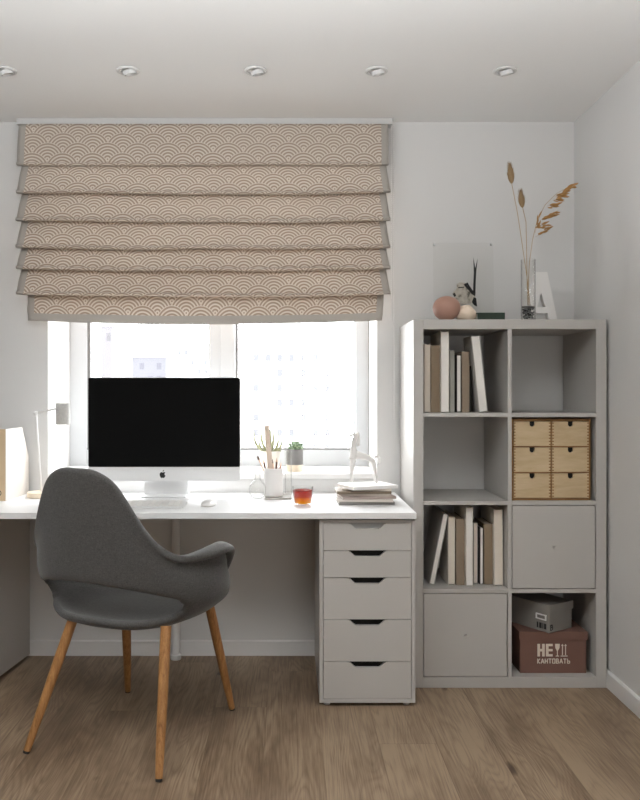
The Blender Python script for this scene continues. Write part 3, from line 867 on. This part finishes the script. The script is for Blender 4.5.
# body split so that the counter stays open
h1, h2 = zb_ + .045, zb_ + .070
def lx_(z, o): return bw + (tw - bw) * (z - zb_) / (zt - zb_) - o
zc = zb_ + .130
la.prism([(xm - bw, zb_), (xm - lx_(h1, 0), h1), (xm - lx_(h1, .036), h1), (xm - bw + .036, zb_)], 'y', 0, .03)
la.prism([(xm + bw, zb_), (xm + bw - .036, zb_), (xm + lx_(h1, .036), h1), (xm + lx_(h1, 0), h1)], 'y', 0, .03)
la.prism([(xm - lx_(h1, 0), h1), (xm - lx_(h2, 0), h2), (xm + lx_(h2, 0), h2), (xm + lx_(h1, 0), h1)], 'y', 0, .03)
la.prism([(xm - lx_(h2, 0), h2), (xm - lx_(zc, 0), zc), (xm, zc), (xm - lx_(h2, .040), h2)], 'y', 0, .03)
la.prism([(xm + lx_(h2, 0), h2), (xm + lx_(h2, .040), h2), (xm, zc), (xm + lx_(zc, 0), zc)], 'y', 0, .03)
la.prism([(xm - lx_(zc, 0), zc), (xm - tw, zt), (xm + tw, zt), (xm + lx_(zc, 0), zc)], 'y', 0, .03)
bmesh.ops.remove_doubles(la.b, verts=la.b.verts, dist=.0001)
lo = la.build('letter', M_porc, None, None, (0, dA - DW, 0))
tag(lo, 'white standing letter A behind the glass vase on the shelf top', 'letter')

# ------------------------------------------------------------------ computer
def computer():
    d = 3.44
    a, b = P(88, 377.5, d), P(240.3, 481, d)
    o = thing('desktop_computer', 'all in one desktop computer with black screen and silver chin, on the desk', 'computer', ((a.x + b.x) / 2, a.y, ZD + .0003))
    w_ = (b.x - a.x) / 2; zt, zb = a.z - ZD, b.z - ZD; zc = P(0, 467, d).z - ZD
    def rr(x0, x1, z0, z1, r):
        out = []
        for cx, cz, s in ((x1 - r, z0 + r, -90), (x1 - r, z1 - r, 0), (x0 + r, z1 - r, 90), (x0 + r, z0 + r, 180)):
            out += [(cx + r * math.cos(R(s + q)), cz + r * math.sin(R(s + q))) for q in (0, 30, 60, 90)]
        return out
    MB().prism(rr(-w_, w_, zb, zt, .009), 'y', .002, .030, .004).build('housing', M_alu, o)
    scr = NT('black_glass'); scr.P(Base_Color=(.006, .006, .006), Roughness=.1, Specular_IOR_Level=.16)
    MB().prism(rr(-w_ + .0015, w_ - .0015, zc, zt - .0015, .007), 'y', -.0005, .0018).build('screen', scr.m, o)
    ch = MB().prism(rr(-w_ + .0008, w_ - .0008, zb + .0008, zc - .0005, .004), 'y', -.0004, .0019).build('chin', M_alu, o)
    # small dark apple mark with a bite and a leaf
    q = P(162.6, 474.6, d); cx, cz, s = q.x - o.location.x, q.z - ZD, .0138
    body = [(0, .72), (.18, .82), (.45, .90), (.72, .80), (.84, .66), (.68, .50), (.60, .25), (.66, .0), (.90, -.20), (.80, -.48), (.55, -.85), (.36, -.98), (.15, -.92), (0, -.86),
            (-.15, -.92), (-.36, -.98), (-.60, -.80), (-.82, -.40), (-.92, .05), (-.86, .45), (-.68, .76), (-.42, .90), (-.18, .82)]
    lg_ = MB().prism([(cx + s * x, cz + s * (z - .12)) for x, z in body], 'y', -.0009, -.0003)
    leaf = [(.02, .98), (.06, 1.25), (.22, 1.48), (.42, 1.56), (.42, 1.34), (.28, 1.10)]
    lg_.prism([(cx + s * x, cz + s * (z - .12)) for x, z in leaf], 'y', -.0009, -.0003)
    lg_.build('logo', M_ink, ch)['label'] = 'small black apple mark'
    st_ = MB()
    st_.box(-.095, .095, -.02, .15, 0, .005, .002)
    st_.prism([(.060, .005), (.066, .005), (.080, .15), (.062, .26), (.050, .27), (.044, .262), (.072, .15)], 'x', -.095, .095)
    st_.build('stand', M_alu, o)
computer()

# keyboard and mouse
def keyboard():
    xr = P(184.5, 0, 3.16).x; w_, dp = .42, .118
    o = thing('keyboard', 'white keyboard on the desk, half hidden by the chair back', 'keyboard', (xr - w_ / 2, 3.125 - DW, ZD + .0003))
    MB().prism([(0, 0), (0, .004), (dp - .01, .012), (dp, .012), (dp, 0)], 'x', -w_ / 2, w_ / 2, .0012).build('keyboard_body', M_alu, o)
    k0 = None
    for r in range(6):
        for c in range(16):
            x = -w_ / 2 + .0135 + c * .0245; y = .006 + r * .0178
            if k0 is None:
                k0 = MB().box(0, .0215, 0, .0150, 0, .0030, .001, 1).build('key', M_porc, o)
                k = k0
            else:
                k = k0.copy(); C.objects.link(k)
            k.location = (x, y, .0046 + (y + .0075) * .0745); k.rotation_euler = (R(4.2), 0, 0)
keyboard()
ms = MB(); bmesh.ops.create_icosphere(ms.b, subdivisions=3, radius=1)
for v in ms.b.verts: v.co = Vector((v.co.x * .029, v.co.y * .056, max(.0006, .002 + v.co.z * .021 * (1 - .12 * v.co.y))))
p = P(208.5, 0, 3.20)
tag(ms.build('computer_mouse', M_porc, None, 180, (p.x, p.y, ZD)), 'white computer mouse on the desk right of the keyboard', 'mouse')

# ------------------------------------------------------------------ small things on the desk
# pencil cup on a slim notebook
p0, p1 = P(264.5, 0, 3.36), P(291.5, 0, 3.36)
nb = thing('notebook', 'thin white notebook lying under the pencil cup', 'notebook', ((p0.x + p1.x) / 2, p0.y, ZD + .0003))
a = (p1.x - p0.x) / 2
MB().box(-a, a, 0, .15, 0, .0012, .0004).box(-a, a, 0, .15, .0058, .007, .0004).build('cover', cover((150, 146, 140)), nb)
MB().box(-a + .002, a - .002, .002, .148, .0012, .0058).build('pages', M_page2, nb)
CUPX, CUPD = P(273.5, 0, 3.42).x, 3.42; CZ = ZD + .0003 + .0072
cup = thing('pencil_cup', 'white cylindrical cup holding pencils and a ruler', 'cup', (CUPX, CUPD - DW, CZ))
rc, hc = .0405, .118
MB().lathe([(0, 0), (rc - .003, 0), (rc, .003), (rc, hc), (rc - .003, hc + .001), (rc - .0035, .006), (0, .006)], seg=48).build('cup_body', M_porc, cup, 40)
M_pen = paint('pale_pencil', lin(214, 178, 150), .5, .3, .05, 0); M_pend = paint('dark_pencil', lin(96, 70, 58), .5, .3, .05, 0); M_pens = paint('rose_pencil', lin(196, 150, 134), .5, .3, .05, 0)
RW = wood('ruler_wood', lin(206, 186, 170), lin(222, 206, 190), 2, 40, .5, 8)
cb = Vector((CUPX, CUPD - DW, CZ))
def incup(bx, by, tpx, tpy, td): return cb + Vector((bx, by, .0075)), P(tpx, tpy, td)
A, B_ = incup(-.004, -.006, 266.6, 425.5, 3.40)
ru = thing('wooden_ruler', 'tall pale wooden ruler sticking out of the pencil cup', 'ruler', A)
dv_ = (B_ - A); q = dv_.to_track_quat('Z', 'Y').to_matrix().to_4x4()
L = dv_.length
ru.rotation_euler = q.to_euler()
MB().box(-.0012, .0012, -.0118, .0118, 0, L, .0004).build('blade', RW, ru)
tk = MB()
for k in range(int(L / .01)): tk.box(-.0013, .00125, .006 if k % 5 else .003, .0116, .005 + k * .01, .0056 + k * .01)
tk.build('tick_marks', M_pend, ru)
for lab, nm, (bx, by), (tx_, ty_), m_, r_ in (
        ('dark pencil left of the ruler in the cup', 'pencil', (-.012, .004), (263.0, 458.5), M_pend, .0036),
        ('pale brush leaning far left in the cup', 'paint_brush', (.002, .010), (257.3, 456.0), M_pen, .0026),
        ('dark brown pencil right of the ruler in the cup', 'pencil', (.006, -.004), (276.8, 457.5), M_pend, .0038),
        ('rose coloured pencil leaning right in the cup', 'pencil', (.012, .004), (281.2, 462.0), M_pens, .0038),
        ('short pale pencil beside the ruler in the cup', 'pencil', (.004, .014), (272.4, 459.0), M_pen, .0036)):
    A, B_ = incup(bx, by, tx_, ty_, 3.42 + by)
    o = thing(nm, lab, 'pencil' if nm == 'pencil' else 'brush', A, 0, 'pencils in the cup' if nm == 'pencil' else None)
    d_ = B_ - A; u = d_.normalized()
    MB().tube([(0, 0, 0), d_ - u * .018], r_, 8).build('shaft', m_, o, 40)
    if nm == 'pencil': MB().tube([d_ - u * .018, d_ - u * .004, d_], [r_, .0012, .0003], 8).build('tip', M_pen if m_ is not M_pen else M_pend, o, 40)
    else: MB().tube([d_ - u * .018, d_ - u * .012, d_ - u * .004, d_], [.003, .0048, .0036, .0006], 8).build('bristles', M_pend, o, 40)

# round glass flask
p = P(257.6, 0, 3.40)
fl = MB(); pr = [(0, 0), (.018, 0), (.027, .006), (.0345, .020), (.0372, .036), (.035, .052), (.027, .066), (.016, .075), (.0125, .082), (.0120, .128), (.0145, .136)]
fl.lathe(pr + [(r - .0018, z) for r, z in reversed(pr[1:])][:-1] + [(.016, .003), (0, .003)], seg=40)
fk = thing('glass_flask', 'round bellied clear glass flask left of the white pencil cup', 'vase', (p.x, p.y, ZD + .0003))
fl.build('flask_body', M_glass, fk, 60)
# slim glass tube
p = P(288.3, 0, 3.50)
gt = thing('glass_tube_vase', 'slim tall empty glass tube between the pencil cup and the grey pot', 'vase', (p.x, p.y, ZD + .0003))
pr = [(0, 0), (.0145, 0), (.0155, .002), (.0155, .237)]
MB().lathe(pr + [(.0139, .237), (.0139, .006), (0, .006)], seg=28).build('tube_body', M_glass, gt, 50)

# tea glass
p = P(302.8, 0, 3.215)
tg = thing('tea_glass', 'small clear glass of red and amber tea on the desk', 'glass', (p.x, p.y, ZD + .0003))
pr = [(0, 0), (.030, 0), (.034, .003), (.0365, .020), (.0425, .072)]
MB().lathe(pr + [(.0409, .072), (.0352, .021), (.0325, .007), (0, .006)], seg=40).build('glass_body', M_glass, tg, 50)
te = NT('tea_painted_refraction'); _, _, z_ = te.sep(te.coord())[:3]  # refraction in the glass is painted in as an amber to red ramp
tc = te.ramp(te.M('DIVIDE', z_, .062), [(.10, lin(255, 206, 20)), (.40, lin(252, 160, 8)), (.54, lin(214, 74, 30)), (.88, lin(196, 48, 30)), (1.0, lin(140, 34, 26))])
te.P(Base_Color=tc, Roughness=.08, Specular_IOR_Level=.4)
tl_ = te.n.new('ShaderNodeBsdfTranslucent'); te.set(tl_.inputs[0], tc)
mx_ = te.n.new('ShaderNodeMixShader'); mx_.inputs[0].default_value = .6
te.t.links.new(te.b.outputs[0], mx_.inputs[1]); te.t.links.new(tl_.outputs[0], mx_.inputs[2]); te.t.links.new(mx_.outputs[0], te.out.inputs[0])
MB().lathe([(0, .0062), (.0318, .0068), (.0348, .021), (.0395, .060), (0, .060)], seg=40).build('tea', te.m, tg, 50)

# magazines and figurine
MZ = ZD + .0005
mags = [(.222, .150, .012, 338.5, 3.205, 2, (126, 122, 118), 'grey magazine at the bottom of the stack under the horse'),
        (.225, .150, .009, 338.0, 3.20, -4, (206, 198, 190), 'second magazine from the bottom of the stack, pale'),
        (.216, .150, .010, 340.5, 3.215, 7, (168, 152, 146), 'mauve grey magazine, third from the bottom of the stack'),
        (.200, .150, .010, 341.5, 3.225, -3, (176, 164, 154), 'taupe magazine in the middle of the stack'),
        (.218, .150, .011, 336.8, 3.225, 1, (122, 108, 92), 'brown spined magazine third from the top of the stack'),
        (.196, .150, .008, 345.0, 3.24, -9, (222, 212, 200), 'cream magazine second from the top of the stack')]
for w_, d_, t, px, dd, rz, col, lab in mags:
    x = (px - 288) * dd / F
    o = thing('magazine', lab, 'magazine', (x + w_ / 2, dd - DW + d_ / 2, MZ), R(rz), 'magazines stacked under the horse')
    MB().box(-w_ / 2, w_ / 2, -d_ / 2, d_ / 2, 0, .0012, .0003).box(-w_ / 2, w_ / 2, -d_ / 2, d_ / 2, t - .0018, t - .0006, .0003).box(-w_ / 2, w_ / 2, -d_ / 2, -d_ / 2 + .001, .0012, t - .0018).build('cover', cover(col), o)
    MB().box(-w_ / 2 + .002, w_ / 2 - .002, -d_ / 2 + .001, d_ / 2 - .002, .0012, t - .0018).build('pages', M_page2, o)
    MZ += t
x = P(367.5, 0, 3.29)
o = thing('magazine', 'white magazine turned cornerwise on top of the stack', 'magazine', (x.x, x.y, MZ), R(22), 'magazines stacked under the horse')
MB().box(-.10, .10, -.075, .075, 0, .0015, .0004).box(-.10, .10, -.075, .075, .0115, .013, .0004).box(-.10, .10, -.075, -.0735, .0015, .0115).build('cover', M_porc, o)
MB().box(-.098, .098, -.0735, .073, .0015, .0115).build('pages', M_page2, o)
MZ += .0132
def horse():
    dh = 3.29
    B = P(363, 0, dh); base = Vector((B.x, B.y, MZ))
    o = thing('horse_figurine', 'white long legged horse figurine standing on the stack of magazines', 'figurine', base)
    def q(px, py, r, r2=None, dy=0.0):
        v = P(px, py, dh) - base; return (v.x, dy, v.z, r * 1.14, (r2 or r) * 1.14)
    zf = P(0, 0, dh)
    pts = [q(360, 456.5, .0125, .0135), q(353.6, 453.5, .0130, .0135), q(353.0, 446, .0105, .0105), q(354.6, 438, .0085, .0095), q(355.6, 434.2, .0085, .009), q(352, 434.8, .0062, .0065), q(348.6, 436.2, .0042, .0046),
           q(367, 457.0, .0105, .0125), q(372.5, 457.8, .0110, .0130),
           q(352.0, 463, .0100, .0085, -.006), q(351.2, 472, .0064, .006, -.010), q(350.8, 480, .0052, .005, -.012),
           q(353.4, 463, .0080, .008, .008), q(352.4, 472, .0060, .006, .011), q(351.8, 480, .0052, .005, .012),
           q(373.5, 464, .0090, .0085, -.006), q(375.6, 473, .0064, .006, -.010), q(376.6, 480, .0052, .005, -.012),
           q(373.0, 464, .0080, .008, .008), q(375.0, 473, .0060, .006, .011), q(376.0, 480, .0052, .005, .012),
           ]
    # feet end on the magazine
    pts = [(a_, b_, (.0045 if i in (11, 14, 17, 20) else c_), r1, r2) for i, (a_, b_, c_, r1, r2) in enumerate(pts)]
    ed = [(0, 1), (1, 2), (2, 3), (3, 4), (4, 5), (5, 6), (0, 7), (7, 8), (1, 9), (9, 10), (10, 11), (1, 12), (12, 13), (13, 14), (8, 15), (15, 16), (16, 17), (8, 18), (18, 19), (19, 20)]
    skin('horse_body', pts, ed, M_porc, o)
    tl = [q(374.0, 457.5, .005), q(377.4, 456.0, .0048), q(379.6, 458.4, .0048), q(379.4, 463.5, .0038)]
    skin('tail', tl, [(0, 1), (1, 2), (2, 3)], M_porc, o, 1)
    mn = [q(356.6, 431.6, .005, .006), q(358.3, 436, .0056, .0072), q(358.5, 441.5, .0052, .007), q(357.8, 446.5, .0032, .005)]
    skin('mane', mn, [(0, 1), (1, 2), (2, 3)], M_porc, o, 1)
horse()

# plants on the sill
ZS = .8155
M_pot = paint('grey_pot', lin(128, 126, 124), .7, .3, .04, .05); M_cream = paint('cream_pot', lin(242, 238, 228), .6, .3, .03, .03)
M_soil = paint('soil', (.03, .022, .016), .9, .1, .3, .3, 300)
M_leaf = NT('succulent_green'); v_ = M_leaf.coord(); M_leaf.P(Base_Color=M_leaf.ramp(M_leaf.noise(v_, 60, 3), [(.35, lin(92, 116, 88)), (.65, lin(150, 172, 138))]), Roughness=.5); M_leaf = M_leaf.m
M_aloe = paint('aloe_green', lin(158, 158, 126), .5, .3, .12, .05, 60)
p = P(294.8, 0, 3.69)
pp = thing('potted_succulent', 'grey and wood pot with a round green succulent on the window sill', 'plant', (p.x, p.y + .02, ZS))
rp = .0385
MB().lathe([(0, 0), (rp - .002, 0), (rp - .0005, .002), (rp - .0005, .030)] + [(0, .030)], seg=40).build('pot_base', M_pale_wood, pp, 40)['label'] = 'pale wooden base'
MB().lathe([(0, .0302), (rp, .0302), (rp, .100), (rp - .003, .101), (rp - .004, .090), (0, .090)], seg=40).build('pot', M_pot, pp, 40)
MB().lathe([(0, .0902), (rp - .0045, .0902), (rp - .006, .094), (0, .096)], seg=28).build('soil', M_soil, pp, 40)
sc_ = MB(); r2 = random.Random(2)
for ring, (n_, tilt, L) in enumerate(((1, 0, .034), (6, 22, .040), (8, 46, .040), (9, 70, .034))):
    for k in range(n_):
        a_ = 2 * PI * (k + ring * .37) / n_; tt = R(tilt)
        d_ = Vector((math.sin(tt) * math.cos(a_), math.sin(tt) * math.sin(a_), math.cos(tt)))
        t = Matrix.Translation(Vector((0.004, 0, .096)) + d_ * L * .62) @ d_.to_track_quat('Z', 'Y').to_matrix().to_4x4() @ Matrix.Diagonal((.30, .22, .55, 1))
        bmesh.ops.create_uvsphere(sc_.b, u_segments=8, v_segments=6, radius=L, matrix=t)
sc_.build('succulent_leaves', M_leaf, pp, 180)

p = P(270.0, 0, 3.72)
ap_ = thing('potted_aloe', 'spiky pale aloe in a cream pot on the sill behind the pencil cup', 'plant', (p.x, p.y, ZS))
MB().lathe([(0, 0), (.034, 0), (.036, .003), (.050, .075), (.050, .092), (.046, .092), (.045, .08), (0, .08)], seg=40).build('pot', M_cream, ap_, 40)
MB().lathe([(0, .0805), (.0445, .0805), (.043, .086), (0, .088)], seg=28).build('soil', M_soil, ap_, 40)
al = MB()
for (tx_, ty_, dy, w_) in ((254, 431, .01, .013), (258.5, 437, -.03, .014), (261, 427, .02, .013), (265.5, 424.5, -.01, .012), (270.5, 426, .02, .012), (273.5, 428.5, -.02, .013), (278.5, 433.5, .0, .013), (282, 436.5, .02, .012), (281, 444, -.03, .013), (268, 432, -.03, .012)):
    top = P(tx_, ty_, 3.72 + dy) - Vector(ap_.location)
    b0 = Vector(((top.x) * .28, dy * .3, .084))
    al.blade(b0, top, w_, Vector((top.x * .22, 0, -.012)), 6, .0022)
al.build('aloe_leaves', M_aloe, ap_, 180)

# ------------------------------------------------------------------ desk lamp
p = P(41.5, 0, 3.45)
dl = thing('desk_lamp', 'white desk lamp with grey fabric shade and pale wooden base, left of the computer', 'lamp', (p.x, p.y, ZD + .0003))
MB().lathe([(0, 0), (.058, 0), (.060, .002), (.060, .020), (.058, .022), (0, .022)], seg=48).build('base', M_pale_wood, dl, 40)
B0 = Vector(dl.location)
J = P(36, 413.5, 3.45) - B0; S0 = P(56.5, 408.5, 3.45) - B0; SC_ = P(63, 413.8, 3.45) - B0
MB().tube([(0, 0, .022), J], .0045, 12).build('stem', M_trim, dl, 180)
MB().ball(J, .0105).build('joint', M_trim, dl, 180)
MB().tube([J, S0, S0 + Vector((.028, 0, .003))], .0045, 12).build('arm', M_trim, dl, 180)
rs, hs = .030, .092
z0 = SC_.z - hs / 2
MB().lathe([(rs, z0), (rs, z0 + hs), (.006, z0 + hs), (.006, z0 + hs - .002), (rs - .002, z0 + hs - .002), (rs - .002, z0), (rs, z0)], SC_.x, SC_.y, 40).build('lamp_shade', M_linen, dl, 40)

# ------------------------------------------------------------------ magazine file
fz = thing('magazine_file', 'cream magazine file with a slanted open back at the left edge of the desk', 'file holder', (-1.163, 3.32 - DW, ZD + .0005), R(-2))
M_file = paint('cream_card', lin(218, 211, 203), .6, .3, .02, .03)
M_spine = paint('tan_card', lin(196, 172, 140), .6, .3, .05, .04)
sd = [(0, 0), (.262, 0), (.262, .165), (.196, .272), (.185, .296), (0, .296)]
MB().prism(sd, 'x', -.003, 0).prism(sd, 'x', -.10, -.097).build('side_panel', M_file, fz)
MB().box(-.097, -.003, .003, .262, 0, .003).box(-.097, -.003, .259, .262, .003, .165).build('card_body', M_file, fz)
fr = MB()
fr.box(-.097, -.003, 0, .003, 0, .296).build('front_panel', M_spine, fz)['label'] = 'tan front panel'
t = Matrix.Translation((-.032, 0, .032)) @ Matrix.Rotation(R(90), 4, 'X')
MB().lathe([(.013, -.002), (.013, .001), (.010, .001), (.010, -.002)], seg=24, mtx=t).build('pull_ring', M_dark, fz, 40)

# ------------------------------------------------------------------ chair
def chair():
    o = thing('armchair', 'charcoal upholstered chair with curved arms and four oak legs, at the desk', 'chair', (-.5225, -.8025, 0), R(-20.4))
    th_k = [0, 15, 30, 42, 52, 65, 85, 100, 114, 130, 150, 180]
    def interp(keys, vals, t):
        for i in range(len(keys) - 1):
            if t <= keys[i + 1]:
                a = (t - keys[i]) / (keys[i + 1] - keys[i]); p0 = vals[max(i - 1, 0)]; p1 = vals[i]; p2 = vals[i + 1]; p3 = vals[min(i + 2, len(vals) - 1)]
                m1 = (p2 - p0) / 2 if i > 0 else 0; m2 = (p3 - p1) / 2 if i + 2 < len(vals) else 0
                a2, a3 = a * a, a ** 3
                return (2 * a3 - 3 * a2 + 1) * p1 + (a3 - 2 * a2 + a) * m1 + (-2 * a3 + 3 * a2) * p2 + (a3 - a2) * m2
        return vals[-1]
    # each row: radius and height along the angle from the rear (0) to the front (180)
    rows = [
        ([.09] * 12, [.414] * 12),
        ([.17, .17, .175, .18, .19, .20, .20, .20, .20, .20, .20, .20], [.416] * 12),
        ([.210, .212, .220, .230, .242, .258, .265, .265, .262, .258, .255, .25], [.430, .429, .426, .425, .427, .432, .436, .434, .430, .426, .422, .418]),
        ([.226, .230, .240, .254, .270, .292, .310, .310, .298, .280, .270, .268], [.450, .448, .445, .444, .448, .456, .464, .460, .450, .436, .426, .416]),
        ([.240, .246, .262, .282, .302, .324, .344, .348, .340, .306, .280, .274], [.554, .553, .548, .542, .534, .518, .504, .500, .480, .448, .426, .410]),
        ([.258, .264, .280, .300, .318, .340, .358, .360, .348, .309, .283, .278], [.690, .688, .676, .648, .616, .576, .562, .556, .522, .457, .426, .406]),
        ([.274, .278, .290, .306, .320, .334, .344, .346, .338, .308, .284, .280], [.800, .797, .770, .704, .652, .614, .608, .606, .560, .463, .425, .403]),
        ([.285, .288, .298, .313, .326, .338, .346, .348, .340, .307, .285, .281], [.880, .876, .838, .750, .682, .646, .664, .668, .596, .468, .424, .401]),
        ([.294, .296, .305, .320, .336, .364, .398, .404, .368, .309, .286, .282], [.942, .938, .894, .792, .708, .650, .648, .650, .588, .470, .423, .399]),
    ]
    NT_ = 96
    sub = 4
    bm = bmesh.new()
    cyx, cyy = .0, .0
    ringsets = []
    nr = len(rows)
    vals = []
    for j in range((nr - 1) * sub + 1):
        i, a = divmod(j, sub); a /= sub
        if i >= nr - 1: i, a = nr - 2, 1.0
        vals.append((i, a))
    grid = []
    for (i, a) in vals:
        ring = []
        for k in range(NT_):
            th = -180 + 360 * k / NT_; at = abs(th)
            def g(r, w_): return interp(th_k, rows[max(0, min(nr - 1, r))][w_], at)
            out = []
            for w_ in (0, 1):
                p0, p1, p2, p3 = g(i - 1, w_), g(i, w_), g(i + 1, w_), g(i + 2, w_)
                out.append(.5 * (2 * p1 + (p2 - p0) * a + (2 * p0 - 5 * p1 + 4 * p2 - p3) * a * a + (3 * p1 - p0 - 3 * p2 + p3) * a ** 3))
            r, z = out; tr = R(th)
            ring.append(bm.verts.new((r * math.sin(tr) * .94 - .024, -r * math.cos(tr), z)))
        grid.append(ring)
    cv = bm.verts.new((-.024, 0, .413))
    for k in range(NT_): bm.faces.new((cv, grid[0][k], grid[0][(k + 1) % NT_]))
    s0, s1 = 3 * sub, 4 * sub
    for j in range(len(grid) - 1):
        for k in range(NT_):
            th = abs(-180 + 360 * (k + .5) / NT_)
            if s0 <= j < s1:
                # the slot between seat and back narrows to rounded ends
                e = (j + .5 - s0) / (s1 - s0) * 2 - 1
                if th < 75 * math.sqrt(max(0, 1 - .25 * e * e)) - 2: continue
            bm.faces.new((grid[j][k], grid[j + 1][k], grid[j + 1][(k + 1) % NT_], grid[j][(k + 1) % NT_]))
    for vx in [q for q in bm.verts if not q.link_faces]: bm.verts.remove(vx)
    bmesh.ops.recalc_face_normals(bm, faces=bm.faces)
    for f in bm.faces: f.smooth = True
    me = bpy.data.meshes.new('shell'); bm.to_mesh(me); bm.free(); me.materials.append(M_chair)
    s = bpy.data.objects.new('shell', me); C.objects.link(s); s.parent = o; s.rotation_euler = (0, 0, R(-7))
    m_ = s.modifiers.new('so', 'SOLIDIFY'); m_.thickness = .026; m_.offset = 0; m_.use_even_offset = False
    m2 = s.modifiers.new('sm', 'SMOOTH'); m2.factor = .5; m2.iterations = 4
    m3 = s.modifiers.new('su', 'SUBSURF'); m3.levels = m3.render_levels = 1
    baked(s)
    for f in s.data.polygons: f.use_smooth = True
    # oak legs
    for (fx, fy, tz), (tx, ty) in (((-.253, -.280, .42), (-.153, -.162)), ((.250, -.298, .432), (.204, -.170)), ((-.225, .298, .402), (-.155, .17)), ((.232, .281, .432), (.197, .152))):
        a, b = Vector((fx, fy, .0)), Vector((tx, ty, tz)); n_ = 10
        pts = [a.lerp(b, k / n_) for k in range(n_ + 1)]
        rad = [.0115 + .0058 * math.sin(PI * .5 * min(1, (k / n_) * 1.25)) for k in range(n_ + 1)]
        u = (b - a).normalized()
        lg = MB().tube([a + u * .008] + pts[1:], rad, 20).build('leg', M_oak, o, 60)
        MB().tube([a + Vector((0, 0, .0)), a + u * .009], .0105, 16).build('glide', M_dark, lg, 40)
chair()
